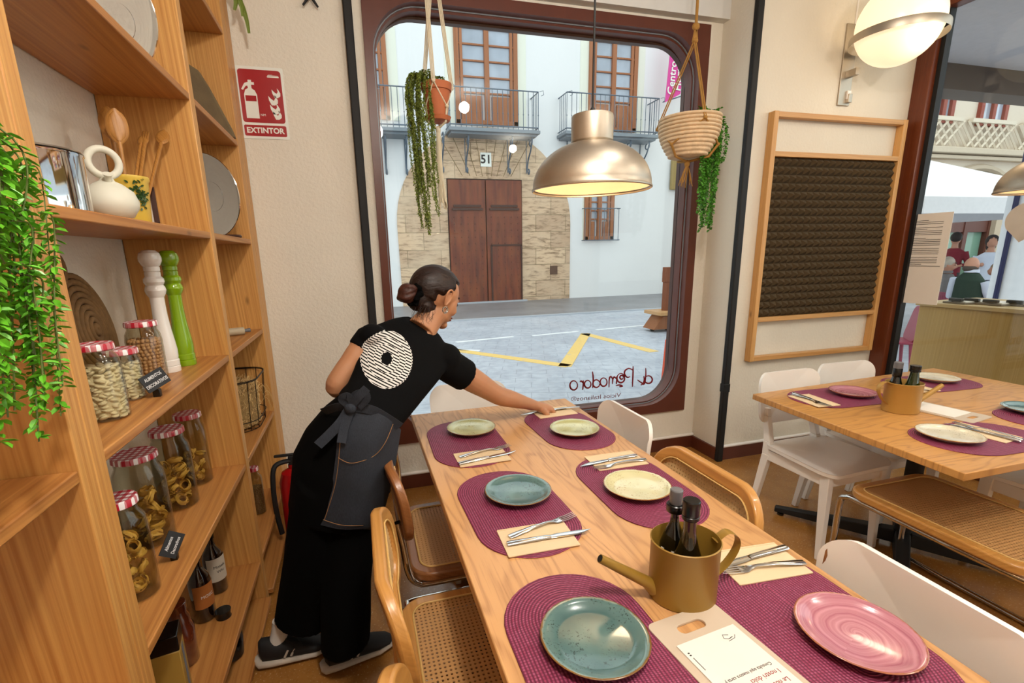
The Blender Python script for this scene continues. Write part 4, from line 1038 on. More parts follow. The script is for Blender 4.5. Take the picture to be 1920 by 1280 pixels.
# globe wall lamp
gc = Vector((3.12, 2.375, 2.70)); t = thing('wall_lamp', 'lit opal globe wall lamp in a metal hoop above the foam panel', 'lamp', (3.09, 2.646, 2.57))
L0 = Vector(t.location)
obj('wall_plate', MB().box((0, -.006, 0), (.095, .010, .46)), M['nickel'], t, bevel=.002)
obj('globe', MB().ball(gc-L0, (.212, .212, .218), 40, 24), M['opal'], t)
c_ = gc-L0+Vector((0, 0, -.065)); q = MB(); hoop = []
for i in range(48): a = 2*pi*i/48; hoop.append((c_.x+math.cos(a)*.232, c_.y+math.sin(a)*.232, c_.z+.0*math.sin(a)))
q.tube(hoop, .022, 8, closed=True, flat=(1, .08), upv=(0, 0, 1)); obj('metal_hoop', q, M['nickel'], t)
obj('arm', MB().box((0, -.045, -.055), (.03, .07, .04)).box((0.03, -.02, -.19), (.03, .02, .05)), M['nickel'], t, bevel=.002)
obj('socket_cover', MB().box((.026, -.016, -.17), (.03, .012, .05)), M['white'], t, bevel=.002)
obj('cable', MB().tube([(.02, -.004, .23), (.02, -.004, .43)], .005, 6), M['white'], t)
point('wall_lamp_light', (3.10, 2.10, 2.55), .1, 4, (1, .82, .58))

# ------------------------------------------------------------------ wooden frame with foam
t = thing('wall_panel', 'pine frame with brown acoustic foam hanging on the pillar wall', 'panel', (3.035, 2.646, .712))
x0, x1 = -.515, .585; H_ = 1.56; y = -.026
for xx in (x0+.0175, x1-.0175): obj('stile', MB().box((xx, y, H_/2), (.035, .05, H_)), M['frameV'], t, bevel=.003)
for zz_ in (.0175, H_-.0175, .285, 1.318): obj('rail', MB().box(((x0+x1)/2, y-.001, zz_), (x1-x0-.07, .045, .03)), M['frameX'], t, bevel=.002)
q = MB(); xa, xb, za, zb = x0+.037, x1-.037, .301, 1.302; nx, nz = 20, 20
for i in range(nx):
    for j in range(nz):
        u0, u1 = xa+(xb-xa)*i/nx, xa+(xb-xa)*(i+1)/nx; v0, v1 = za+(zb-za)*j/nz, za+(zb-za)*(j+1)/nz
        q.add([(u0, -.02, v0), (u1, -.02, v0), (u1, -.02, v1), (u0, -.02, v1), ((u0+u1)/2, -.055, (v0+v1)/2)], [(1, 0, 4), (2, 1, 4), (3, 2, 4), (0, 3, 4)])
q.box(((xa+xb)/2, -.011, (za+zb)/2), (xb-xa, .016, zb-za)); obj('foam_sheet', q, M['foam'], t, smooth=False)
# ------------------------------------------------------------------ fire extinguisher sign
t = thing('safety_sign', 'red fire extinguisher sign with white border on the plaster beside the shelving', 'sign', (-.383, WY-.001, 2.07))
fz = lambda h0: (lambda x, z, h: (x, -h0-h, z))
obj('backing', MB().prism(rrect(.222, .335, .006, 3, (0, .167)), .0, .002, fz(0)), M['signw'], t)
obj('red_field', MB().prism(rrect(.2, .245, .014, 5, (-.001, .198)), 0, .0008, fz(.002)), M['red'], t)
obj('red_strip', MB().prism(rrect(.2, .052, .007, 4, (-.001, .038)), 0, .0008, fz(.002)), M['red'], t)
text('lettering', 'EXTINTOR', .0365, M['signw'], frame((-.002, -.0032, .038), (1, 0, 0), (0, 0, 1)), t, bold=.0012, ext=.0003)
pic = [(-.082, .095), (-.022, .095), (-.022, .205), (-.03, .224), (-.044, .234), (-.044, .25), (-.03, .25), (-.03, .262), (-.042, .262), (-.042, .272), (-.058, .272), (-.058, .262), (-.075, .256), (-.092, .228), (-.084, .224), (-.07, .243), (-.062, .245), (-.06, .234), (-.074, .226), (-.082, .205)]
obj('extinguisher_symbol', MB().prism(pic, 0, .0006, fz(.003)), M['signw'], t, smooth=False)
obj('symbol_band', MB().box((-.052, -.0040, .187), (.05, .0006, .026)), M['red'], t)
for k, (fx, fz0, s_) in enumerate(((.06, .195, 1.0), (.042, .16, 1.1), (.046, .118, 1.15), (.055, .093, 1))):
    fl = [(0, 0), (.018, .0), (.034, .012), (.036, .03), (.026, .05), (.018, .06), (.022, .04), (.014, .026), (.0, .036), (-.014, .052), (-.012, .028)]
    fl = [(fx+a*s_*.8, fz0+b*s_*.75) for a, b in fl]
    obj('flame_symbol', MB().prism(fl, 0, .0006, fz(.003)), M['signw'], t, smooth=False)
text('small_lettering', 'NM', .016, M['signw'], frame((-.004, -.0032, .112), (1, 0, 0), (0, 0, 1)), t, ext=.0002)
text('small_lettering', 'GUARDIAL', .012, M['signw'], frame((.066, -.0032, .298), (1, 0, 0), (0, 0, 1)), t, ext=.0002, bold=.0004) if 0 else obj('small_emblem', MB().box((.062, -.0035, .297), (.05, .0004, .002)).box((.062, -.0035, .291), (.055, .0004, .006)).box((.05, -.0035, .300), (.02, .0004, .001)), M['signw'], t)
# red extinguisher behind the waitress
e0 = at(532, 960, y=2.50); t = thing('fire_extinguisher', 'red fire extinguisher with black hose on the floor by the shelving end', 'fire extinguisher', (-.392, 2.47, 0))
obj('cylinder', MB().lathe([(.06, 0), (.07, .01), (.07, .36), (.055, .41), (.02, .43), (.02, .45)], 28), M['redo'], t)
obj('valve', MB().box((0, 0, .47), (.03, .03, .05)).box((-.03, 0, .5), (.1, .018, .012)), M['black'], t, bevel=.003)
obj('hose', MB().tube(bez([(0, 0, .47), (-.075, -.03, .46), (-.092, -.05, .36), (-.092, -.05, .22), (-.08, -.05, .1)], 6), .013, 8), M['black'], t)
# ================================================================== HANGING PLANTS
def leaf_quad(mb, p, d, n, L_, W_, k=1):
    d = d.normalized(); s_ = d.cross(n)
    s_ = s_.normalized() if s_.length > 1e-6 else d.orthogonal().normalized()
    nn = s_.cross(d)*L_*.12
    pts = [p, p+d*L_*.3+s_*W_*.5+nn, p+d*L_*.7+s_*W_*.45+nn, p+d*L_, p+d*L_*.7-s_*W_*.45+nn, p+d*L_*.3-s_*W_*.5+nn, p+d*L_*.5-nn*.3]
    mb.add(pts, [(0, 1, 6), (1, 2, 6), (2, 3, 6), (3, 4, 6), (4, 5, 6), (5, 0, 6)])
def rv(s=1): return Vector((R.uniform(-1, 1), R.uniform(-1, 1), R.uniform(-1, 1)))*s
def vines(parent, strands, mat, L_, W_, step, per=2, side=.6, wob=.006, name='trailing_foliage'):
    lv, sm_ = MB(), MB()
    for st_ in strands:
        pts = bez([p+rv(wob) for p in st_], 8); sm_.tube(pts, .0012, 4)
        acc = 0
        for a, b in zip(pts[:-1], pts[1:]):
            seg = (b-a).length; acc += seg
            while acc > step:
                acc -= step; p = b-(b-a).normalized()*acc
                for q in range(per):
                    an = R.uniform(0, 2*pi); dr = Vector((math.cos(an), math.sin(an), R.uniform(-.8, .2)))*side+(b-a).normalized()*(1-side)
                    s_ = R.uniform(.65, 1.15); leaf_quad(lv, p, dr, Vector((0, 0, 1))+rv(.4), L_*s_, W_*s_)
    obj('stems', sm_, M['stem'], parent); return obj(name, lv, mat, parent, smooth=False)
# terracotta pot in cotton macrame
pc = Vector((.462, 2.62, 2.13)); t = thing('hanging_plant', 'terracotta pot of trailing small-leaved plant in a white macrame hanger', 'plant', tuple(pc))
obj('pot', MB().lathe([(.045, 0), (.048, .004), (.066, .125), (.074, .126), (.077, .158), (.071, .16), (.068, .13), (.05, .01), (0, .008)], 36), M['terra'], t, ang=35)
obj('saucer', MB().lathe([(.05, -.012), (.06, -.01), (.068, .008), (.063, .01), (.055, -.004), (0, -.005)], 36), M['terra'], t)
obj('soil', MB().lathe([(.0, .142), (.068, .140)], 24), M['soil'], t)
tr_ = []
for k in range(34):
    a = R.uniform(pi*.75, pi*1.45); r1 = R.uniform(.07, .14); e = Vector((math.cos(a)*r1-.02, math.sin(a)*r1*.6, 0))
    bot = R.uniform(-.56, .04) if k % 3 else R.uniform(-.52, -.2)
    tr_.append([Vector((e.x*.3, e.y*.3, .15)), Vector((e.x*.8, e.y*.8, .185+R.uniform(0, .02))), Vector((e.x, e.y, .10)), Vector((e.x*1.0+R.uniform(-.01, .03), e.y, (bot+.1)/2)), Vector((e.x*.9+R.uniform(0, .035), e.y, bot))])
for k in range(6): tr_.append([Vector((0, 0, .14)), Vector((R.uniform(-.03, .05), R.uniform(-.03, .03), .19)), Vector((R.uniform(-.04, .06), .02, .20))])
vines(t, tr_, M['leafo'], .0125, .0065, .0065, 3)
q = MB(); top = Vector((-.005, .0, .86))
for k in range(3):
    a = -1.9+k*2*pi/3; e = Vector((math.cos(a)*.083, math.sin(a)*.083, .15)); a2 = a+pi/3; f_ = Vector((math.cos(a2)*.062, math.sin(a2)*.062, .05)); a3 = a-pi/3; g_ = Vector((math.cos(a3)*.062, math.sin(a3)*.062, .05))
    for j in (-.007, 0, .007): q.tube([top+Vector((j+(-.035+.035*k), 0, 0)), e+Vector((j, 0, 0))], .0032, 6)
    q.ball(e, .010, 8, 6); q.tube([e, f_], .0036, 6); q.tube([e, g_], .0036, 6); q.ball(f_, .010, 8, 6); q.tube([f_, Vector((f_.x*.8, f_.y*.8, -.02)), Vector((0, 0, -.045))], .0055, 6)
obj('macrame_cords', q, M['rope'], t)
q = MB(); q.ball((0, 0, -.05), (.013, .013, .02), 10, 8)
for k in range(16):
    a = 2*pi*k/16; q.tube([(math.cos(a)*.008, math.sin(a)*.008, -.05), (math.cos(a)*.012, math.sin(a)*.012, -.25), (math.cos(a)*.019+.01, math.sin(a)*.016, -.42+R.uniform(-.02, .03))], .0032, 5)
obj('macrame_tassel', q, M['rope'], t)
# basket planter in jute macrame
pc = Vector((1.927, 2.60, 1.985)); t = thing('hanging_plant', 'woven fibre basket planter with round leaves in a jute hanger', 'plant', tuple(pc))
prof = [(.02, 0)]
for i in range(11):
    z = .004+i*.0195; r = .095+.075*math.sin(min(1, (i+1)/9)*pi/2)
    prof += [(r-.009, z), (r+.002, z+.004), (r+.004, z+.0098), (r+.002, z+.0156)]
obj('basket', MB().lathe(prof+[(prof[-1][0]-.02, .21), (.12, .17), (0, .165)], 48), M['baskt'], t, ang=70)
tr_ = []
for k in range(30):
    a = R.uniform(-.75, .45); r1 = R.uniform(.15, .245); bot = R.choice([-.40, -.30, -.18, -.1, 0])+R.uniform(-.03, .05)
    if k < 9: a = R.uniform(-1.3, -.6); r1 = R.uniform(.12, .15); bot = R.uniform(-.33, -.1)
    e = Vector((math.cos(a)*r1, math.sin(a)*r1*.5, 0)); tr_.append([Vector((e.x*.4, e.y*.4, .17)), Vector((e.x*.75, e.y*.7, .24+R.uniform(-.02, .03))), Vector((e.x*1.0, e.y, .16)), Vector((e.x*1.0+R.uniform(-.02, .01), e.y, (bot+.1)/2)), Vector((e.x*.92+R.uniform(-.02, .02), e.y, bot))])
for k in range(26): tr_.append([Vector((.03, 0, .17)), Vector((R.uniform(-.06, .13), R.uniform(-.04, .04), .215)), Vector((R.uniform(-.06, .22), R.uniform(-.06, .05), R.uniform(.2, .27)))])
vines(t, tr_, M['leaf'], .021, .018, .0125, 3)
q = MB(); top = Vector((0, 0, .68))
q.tube([top, top+Vector((0, 0, .33))], .008, 8); q.ball(top, (.022, .018, .02)); q.ball(top-Vector((0, 0, .07)), (.017, .017, .014))
for k in range(3):
    a = -1.75+k*2*pi/3; e = Vector((math.cos(a)*.178, math.sin(a)*.178, .175)); f_ = Vector((math.cos(a+pi/3)*.16, math.sin(a+pi/3)*.16, .06)); g_ = Vector((math.cos(a-pi/3)*.16, math.sin(a-pi/3)*.16, .06))
    for j in (-.006, .006): q.tube([top+Vector((j, 0, -.07)), e+Vector((j, 0, 0))], .0042, 6)
    q.tube([top, top+Vector((.012*(k-1), 0, -.07))], .007, 6)
    q.ball(e, .011, 8, 6); q.tube([e, (e+f_)*.515, f_], .0048, 6); q.tube([e, (e+g_)*.515, g_], .0048, 6); q.ball(f_, .010, 8, 6); q.tube([f_, Vector((f_.x*.72, f_.y*.72, -.0)), Vector((0, 0, -.02))], .007, 6)
obj('jute_cords', q, M['jute'], t)
q = MB(); q.ball((0, 0, -.03), (.016, .016, .022), 8, 6)
for k in range(22):
    a = R.uniform(0, 6.28); q.tube(bez([(0, 0, -.03), (math.cos(a)*.02, math.sin(a)*.02, -.08), (math.cos(a)*.03+R.uniform(-.02, .02), math.sin(a)*.03, -.12-R.uniform(0, .05))], 4), .002, 4)
obj('jute_tassel', q, M['jute'], t)
# fern tip over the shelving and black star ornament
p = at(432, -20, y=2.80); t = thing('fern', 'fern frond hanging down at the top of the shelving by the plaster wall', 'plant', tuple(p))
for (tipx, tipy) in ((467, 62), (440, 18), (455, 30)):
    e = at(tipx, tipy, y=2.78)-p; pts = bez([Vector((-.02, 0, .05)), e*.35+Vector((.012, 0, .02)), e*.7+Vector((.012, 0, .01)), e], 8)
    q = MB(); q.tube(pts, .0012, 4)
    for i, a in enumerate(pts[1:]):
        for sg in (1, -1):
            d = (pts[i+1]-pts[i]).normalized(); sd = Vector((0, 1, 0)).cross(d)*sg
            for k in (0, .5): leaf_quad(q, pts[i].lerp(a, k), sd+d*.45, Vector((0, -1, 0)), .02*(1-.7*i/len(pts)), .006)
    obj('frond', q, M['fern'], t, smooth=False)
p = at(581, -8, y=2.9); t = thing('star_ornament', 'black iron star ornament cut by the top edge above the sign', 'ornament', tuple(p))
q = MB()
for k in range(5): a = -pi/2+.55+k*2*pi/5+.05; q.tube([(0, -.006, 0), (math.cos(a)*.06, -.008, math.sin(a)*.06)], [.008, .005], 6)
obj('star', q, M['black'], t)
# ================================================================== THINGS ON THE SHELVES
Z1, Z2, Z3, Z4, Z5 = .2155, .6635, 1.1125, 1.5625, 2.0165
# stock pot
t = thing('stock_pot', 'steel stock pot with a black lid knob on the shelf under the top one', 'pot', (-.615, 1.225, Z4))
obj('body', MB().lathe([(.095, 0), (.1, .004), (.1, .108), (.103, .112), (.1, .114), (.097, .11), (.097, .01), (0, .008)], 48), M['polish'], t)
obj('lid', MB().lathe([(.102, .115), (.1, .118), (.06, .126), (0, .129)], 48, cap0=False), M['steel'], t)
obj('lid_knob', MB().lathe([(.008, .128), (.008, .14), (.018, .142), (.019, .15), (.0, .152)], 24), M['cap'], t)
obj('handle', MB().tube(bez([(.015, .1, .085), (.02, .118, .09), (-.02, .118, .09), (-.025, .1, .085)], 5), .004, 8), M['polish'], t)
# white jug with ring handle
t = thing('ceramic_jug', 'matte white round jug with ring handle between the steel pot and yellow crock', 'jug', (-.562, 1.452, Z4), 0)
obj('body', MB().lathe([(.022, 0), (.042, .008), (.056, .03), (.058, .045), (.05, .068), (.03, .085), (.016, .092), (.012, .1), (0, .102)], 40), M['whitejug'], t)
rg = [(math.cos(a)*.031*.8, math.cos(a)*.031*.6, .134+math.sin(a)*.031) for a in [2*pi*i/28 for i in range(28)]]
obj('ring_handle', MB().tube(rg, .0085, 10, closed=True), M['whitejug'], t)
obj('spout', MB().lathe([(.0075, 0), (.007, .012), (.011, .018), (.009, .018)], 16, c=(.01, -.018, .09), rot=(.5, .3, 0)), M['whitejug'], t)
# yellow crock + wooden utensils
ck = Vector((-.60, 1.675, Z4)); t = thing('utensil_crock', 'yellow ceramic crock with a green olive sprig holding wooden utensils', 'crock', tuple(ck))
obj('body', MB().lathe([(.040, 0), (.042, .003), (.05, .12), (.054, .126), (.053, .134), (.048, .134), (.046, .12), (.038, .01), (0, .008)], 36), M['yel'], t, ang=50)
q = MB()
for i in range(60):
    a = -.75+R.gauss(0, .22); z = .082+R.gauss(0, .018); r_ = .0425+.0085*z/.12+.001
    p = Vector((math.cos(a)*r_, math.sin(a)*r_, z)); leaf_quad(q, p, Vector((-math.sin(a), math.cos(a), R.uniform(-1.5, 1.5)))*R.choice((-1, 1)), Vector((math.cos(a), math.sin(a), 0)), .012, .005)
obj('olive_decoration', q, plain('dark_green_decal', '#2c4a1c', .4), t, smooth=False)
def spoon(tip, L_, w, label, kind='spoon', base=(0, 0)):
    s = thing('wooden_'+kind, label, kind, (ck.x+base[0], ck.y+base[1], ck.z+.01)); p0 = Vector((0, 0, 0)); p1 = Vector(tip)-Vector(s.location); d = p1.normalized(); sd = Vector((.94, .34, 0)); sd = (sd-d*sd.dot(d)).normalized(); n = d.cross(sd)
    obj('handle', MB().tube([p0, p1*(1-L_/p1.length*.9)], [.0045, .006], 10), M['spoon'], s)
    c = p1-d*L_*.5
    if kind == 'fork':
        for k in (-1, 0, 1): obj('tine', MB().tube([c-d*L_*.15+sd*w*.35*k, c+d*L_*.5+sd*w*.5*k], [.004, .0025], 8), M['spoon'], s)
        obj('head', MB().loft([(c-d*L_*.5, sd*.006, n*.004), (c-d*L_*.25, sd*w*.7, n*.004), (c-d*L_*.08, sd*w*.75, n*.0035)], 16), M['spoon'], s)
    else:
        secs = []
        for i in range(9):
            u = -1+2*i/8; wdt = math.sqrt(max(.02, 1-u*u))*(w if u > -.6 else w*.9); secs.append((c+d*L_*.5*u, sd*wdt, n*(.004+.003*(1-u*u))))
        obj('bowl', MB().loft(secs, 18), M['spoon'], s)
        obj('bowl_hollow', MB().loft([(c+d*L_*.5*u*.8-n*.0045, sd*max(.15, math.sqrt(1-u*u*.95))*w*.78, n*.0032) for u in [-1+2*i/6 for i in range(7)]], 16), M['spoon'], s)
W_ = lambda px, py, x: tuple(at(px, py, x=x))
spoon(W_(200, 200, -.64), .095, .026, 'tall rear wooden spoon in the yellow crock, leftmost behind the other', 'spoon', (-.012, -.012))
spoon(W_(214, 203, -.60), .095, .026, 'tall ridged wooden spoon in front at the left of the yellow crock', 'spoon', (0, -.015))
spoon(W_(274, 247, -.62), .06, .014, 'wooden fork in the middle of the yellow crock', 'fork', (-.005, .01))
spoon(W_(266, 256, -.63), .05, .010, 'thin wooden spatula spoon beside the fork in the crock', 'spatula', (-.016, .006))
spoon(W_(308, 245, -.58), .075, .020, 'rightmost wooden spoon in the yellow crock', 'spoon', (.012, .012))
t = thing('picture_frame', 'small dark framed picture standing behind the yellow crock', 'frame', (-.64, 1.835, Z4), .25)
obj('moulding', MB().prism(corner_rect(-.05, .05, 0, .13, 1), 0, .014, lambda x, z, h: (x, h, z), hole=corner_rect(-.036, .036, .014, .116, 1)), M['darkw'], t)
obj('picture', MB().box((0, .008, .065), (.074, .004, .104)), M['paper'], t)
# domed steel lids
def dish(loc, R_, rot, label, name='steel_lid'):
    t = thing(name, label, 'lid', loc); 
    sh_ = obj('dome', MB().lathe([(R_, 0), (R_+.002, .002), (R_*.97, .006), (R_*.72, .03), (R_*.45, .04), (0, .044)], 56, cap0=False), M['polish'], t); sh_.rotation_euler = rot
    k_ = obj('boss', MB().lathe([(R_*.36, .040), (R_*.34, .047), (R_*.16, .050), (R_*.14, .056), (0, .057)], 32), M['polish'], t); k_.rotation_euler = rot
    return t
dish((-.655, 1.90, Z5+.158), .155, (-A90*.93, 0, -.35), 'round polished steel lid leaning on the side panel at the top of the shelving')
dish((-.640, 2.61, Z4+.188), .185, (-A90*.95, 0, -.50), 'large polished steel lid leaning in the narrow right bay of the shelving')
tag(obj('wooden_wedge', MB().prism([(-.75, 2.018), (-.487, 2.018), (-.50, 2.06), (-.57, 2.23), (-.60, 2.29), (-.66, 2.33), (-.75, 2.33)], 2.66, 2.70, lambda x, z, h: (x, h, z)), M['greyw'], bevel=.004), 'grey weathered wooden board leaning in the narrow right bay above the large lid', 'board')
t = tag(obj('wooden_coaster', MB().lathe([(.05, 0), (.055, .006), (.05, .014), (0, .016)], 28), M['darkw'], loc=(-.55, 2.56, Z4)), 'small round dark wooden coaster under the large steel lid', 'coaster')
t = thing('rolling_pin', 'beige rolling pin lying on a shelf of the narrow right bay', 'rolling pin', (-.60, 2.50, Z3+.019))
obj('roller', MB().tube([(-.07, -.02, 0), (.06, .04, 0)], .018, 16), plain('beige_wood', '#b7a78a', .5), t); obj('handle', MB().tube([(.06, .04, 0), (.085, .052, 0)], [.008, .01], 12), M['capc'], t)
# seagrass baskets behind the jars
def coil(c, R_, rx, label, tall=1.2):
    t = thing('seagrass_basket', label, 'basket', c); q = MB(); pts = []
    n = 9
    for k in range(n):
        r = R_*(k+.6)/n; ring = [(math.cos(a)*.012*0, math.cos(a)*r, math.sin(a)*r*tall) for a in [2*pi*i/40 for i in range(40)]]; q.tube([(x+.02*(1-k/n), y, z) for x, y, z in ring], R_/n*.62, 6, closed=True)
    b = obj('coiled_body', q, M['sea'], t, ang=80); b.rotation_euler = rx; return t
tb = coil((-.735, 1.60, Z3+.165), .132, (0, -.14, 0), 'coiled seagrass basket standing upright behind the jars', 1.22)
obj('loop_handle', MB().tube([(.01+.0, -.10+math.cos(a)*.025, .17+math.sin(a)*.035) for a in [2*pi*i/14 for i in range(14)]], .009, 7, closed=True), M['sea'], tb)
# pepper mills
def mill(loc, mt, label):
    t = thing('pepper_mill', label, 'pepper mill', loc)
    obj('body', MB().lathe([(.031, 0), (.032, .003), (.032, .018), (.0295, .02), (.0315, .022), (.0315, .038), (.029, .041), (.0305, .05), (.031, .07), (.028, .10), (.0235, .14), (.0205, .18), (.0195, .215), (.020, .24), (.0265, .252), (.029, .262), (.027, .272), (.0235, .278), (.0285, .288), (.0275, .298), (.0215, .305), (.0215, .318), (.020, .32)], 40), mt, t, ang=25)
    obj('cap', MB().lathe([(.020, .3205), (.022, .322), (.022, .333), (.0205, .335), (.024, .338), (.0305, .352), (.031, .362), (.027, .376), (.018, .384), (.0, .387)], 40), mt, t, ang=30)
mill((-.610, 1.765, Z3), M['mwhite'], 'tall white glossy pepper mill next to the chickpea jar')
mill((-.592, 1.865, Z3), M['mlime'], 'tall lime green glossy pepper mill against the side panel')
# jars
def jar(loc, r, h, label, fill, lidh=.016, neck=.82, group=None, lid=True, tilt=0, name='glass_jar'):
    t = thing(name, label, 'jar', loc, 0, group)
    prof = [(r*.8, 0), (r, .006), (r, h*.70), (r*.94, h*.80), (r*neck, h*.87), (r*neck, h-lidh*.6)]
    inn = [(p[0]-.0028, p[1]) for p in prof[::-1]]; inn[-1] = (r*.78, .006)
    obj('glass', MB().lathe(prof+inn, 40, cap1=True), M['jar'], t, ang=50)
    if lid: obj('lid', MB().lathe([(r*neck+.003, h-lidh), (r*neck+.005, h-lidh+.002), (r*neck+.0045, h-.003), (r*neck+.002, h), (r*neck-.004, h-.0015), (0, h-.0015)], 36), M['ging'], t)
    if fill: fill(t, r, h)
    return t
def pack(t, r, h, top, size, mat, nm, flat=1.0, n=400, wall=True):
    q = MB(); rr = random.Random(int(r*1e4)+int(h*1000))
    zs = size; z = .006+size*flat*.8
    while z < top:
        for ring_r in (r-.0045-size*.8, r-.0045-size*2.5):
            if ring_r < size: continue
            m_ = max(3, int(2*pi*ring_r/(size*1.95)))
            off = rr.uniform(0, 6.28)
            for k in range(m_):
                a = off+2*pi*k/m_; 
                if ring_r < r-.005-size and z < top-size*2.6: continue
                q.ball((math.cos(a)*ring_r, math.sin(a)*ring_r, z+rr.uniform(-.3, .3)*size), (size*rr.uniform(.85, 1.1), size*rr.uniform(.85, 1.1), size*flat), 8, 5, rot=(rr.uniform(-.5, .5), rr.uniform(-.5, .5), a) if flat < 1 else None)
        z += size*flat*1.75
    if top > 0: q.lathe([(r*.7, .008), (r*.86-.004, .012), (r*.86-.004, top-size*2), (0, top-size)], 20)
    o = obj(nm, q, mat, t, ang=80); o['kind'] = 'stuff'
chf = lambda t, r, h: pack(t, r, h, h*.74, .0056, M['chick'], 'chickpeas')
bnf = lambda t, r, h: pack(t, r, h, h*.72, .0095, M['bean'], 'butter_beans', .42)
jar((-.610, 1.612, Z3), .0455, .184, 'glass jar full of chickpeas with a red gingham lid', chf, neck=.80)
jar((-.600, 1.437, Z3), .0395, .135, 'short glass jar of white beans with a red gingham lid, middle of three', bnf, neck=.84)
jar((-.575, 1.262, Z3), .043, .176, 'tall glass jar of white beans half hidden by the near side panel', bnf, neck=.75)
def pastaf(nn, zt):
    def f(t, r, h):
        rr = random.Random(nn); q = MB()
        cent = []
        z = .03
        while z < h*zt:
            for a0 in (0, 2.1, 4.2): cent.append((math.cos(a0+z*40)*r*.42, math.sin(a0+z*40)*r*.42, z+rr.uniform(-.008, .008)))
            z += .038
        for c in cent:
            ax = Euler((rr.uniform(-1, 1), rr.uniform(-1, 1), rr.uniform(0, 6)))
            for k in range(7):
                R_ = r*.40*rr.uniform(.55, 1.0); pts = []; ph = rr.uniform(0, 6); tl = Euler((rr.uniform(-.5, .5), rr.uniform(-.5, .5), 0))
                for i in range(15):
                    a = ph+i*.42; p = Vector((math.cos(a)*R_, math.sin(a)*R_*.8, rr.uniform(-.002, .002))); p.rotate(tl); p.rotate(ax); p += Vector(c)
                    l_ = math.hypot(p.x, p.y); m_ = r*.90
                    if l_ > m_: p.x *= m_/l_; p.y *= m_/l_
                    p.z = max(p.z, .01); pts.append(p)
                q.tube(pts, .0034, 4, flat=(1, .28))
        o = obj('pasta_nests', q, M['pasta'], t, ang=80); o['kind'] = 'stuff'
    return f
jar((-.585, 1.238, Z2), .050, .262, 'nearest pasta jar half hidden by the side panel, low shelf', pastaf(1, .55), .02, .72)
jar((-.645, 1.50, Z2), .064, .275, 'largest pasta jar with a red gingham lid, second from the front', pastaf(2, .62), .018, .8)
jar((-.635, 1.715, Z2), .058, .272, 'third pasta jar from the front on the low shelf', pastaf(3, .55), .018, .78)
jar((-.628, 1.892, Z2), .050, .268, 'rearmost pasta jar against the side panel on the low shelf', pastaf(4, .45), .018, .8)
# chalk tags
def tagc(loc, nrm, roll, lines, label, size=(.066, .045)):
    t = thing('chalk_tag', label, 'tag', loc); n = Vector(nrm).normalized(); rgt = Vector((0, 0, 1)).cross(n).normalized(); upv = n.cross(rgt)
    r2 = rgt*math.cos(roll)+upv*math.sin(roll); u2 = -rgt*math.sin(roll)+upv*math.cos(roll); c = Vector((0, 0, .045)); m_ = frame(c, r2, u2)
    q = MB(); q.box((0, 0, 0), (size[0], size[1], .003)); o = obj('board', q, M['chalk'], t, bevel=.0006); o.matrix_local = m_
    for s_, y in zip(lines, (.0095, -.009)): text('lettering', s_, .0125, M['chalkw'], m_ @ Matrix.Translation((0, y, .002)), t, ext=.0002, sx=.72, bold=.0002)
    obj('clip_foot', MB().box((0, 0, .01), (.018, .014, .022)), M['cap'], t, bevel=.002); return t
tagc((-.535, 1.435, Z3), (.85, -.75, .35), .32, ('ALIMENTOS', 'DECORATIVOS'), 'small chalkboard tag in front of the chickpea jar')
tagc((-.545, 1.372, Z2), (.80, -.75, .35), .85, ('Alimentos', 'Decorativos'), 'small tilted chalkboard tag in front of the pasta jars')
# bottles, lower shelf
def sbottle(loc, r, h, gm, label, lab=None, labc='#b9752c', nk=.013, lh=(.25, .5), txt=None, tc=None, capmat=None):
    t = thing('bottle', label, 'bottle', loc)
    obj('glass_body', MB().lathe([(r*.85, 0), (r, .005), (r, h*.58), (r*.85, h*.66), (nk*1.2, h*.76), (nk, h*.82), (nk, h*.95)], 32), M[gm], t, ang=60)
    obj('cap', MB().lathe([(nk+.001, h*.88), (nk+.0025, h*.885), (nk+.0025, h-.002), (nk, h)], 20), capmat or M['cap'], t)
    if lab:
        q = MB(); n = 20; z0, z1 = lh[0]*h, lh[1]*h
        for i in range(n):
            a, b = -2.0+2.6*i/n, -2.0+2.6*(i+1)/n; rr_ = r+.0006
            q.add([(math.cos(a)*rr_, math.sin(a)*rr_, z0), (math.cos(b)*rr_, math.sin(b)*rr_, z0), (math.cos(b)*rr_, math.sin(b)*rr_, z1), (math.cos(a)*rr_, math.sin(a)*rr_, z1)], [(0, 1, 2, 3)])
        obj('label', q, plain('bottle_label', labc, .6), t)
    if txt:
        for k, (s_, dz) in enumerate(txt):
            me = text_mesh(s_, .0155, ext=.0002)
            for v in me.vertices:
                a = -.75+v.co.x/r; z = v.co.y+h*(lh[0]+lh[1])/2+dz; rr_ = r+.0012+v.co.z; v.co = (math.cos(a)*rr_, math.sin(a)*rr_, z)
            me.materials.clear(); me.materials.append(M[tc or 'ink']); link('lettering', me, t)
    return t
sbottle((-.630, 1.515, Z1), .043, .215, 'rose', 'amber pink square-shouldered bottle on the bottom shelf, in front of the brown ones', nk=.03, capmat=M['rose'])
sbottle((-.622, 1.715, Z1), .036, .262, 'brownb', 'dark brown beer bottle with an orange label on the bottom shelf', True, '#a8642a', lh=(.22, .56), txt=(('MOSC', 0),), tc='chalkw')
sbottle((-.618, 1.868, Z1), .036, .252, 'brownb', 'dark brown beer bottle with a white label at the back of the bottom shelf', True, '#c9bfae', lh=(.22, .6), txt=(('Mistelu', .012), ('Whi', -.008)))
t = thing('drink_carton', 'yellow printed carton with a black top half hidden by the near side panel', 'carton', (-.610, 1.372, Z1), .2)
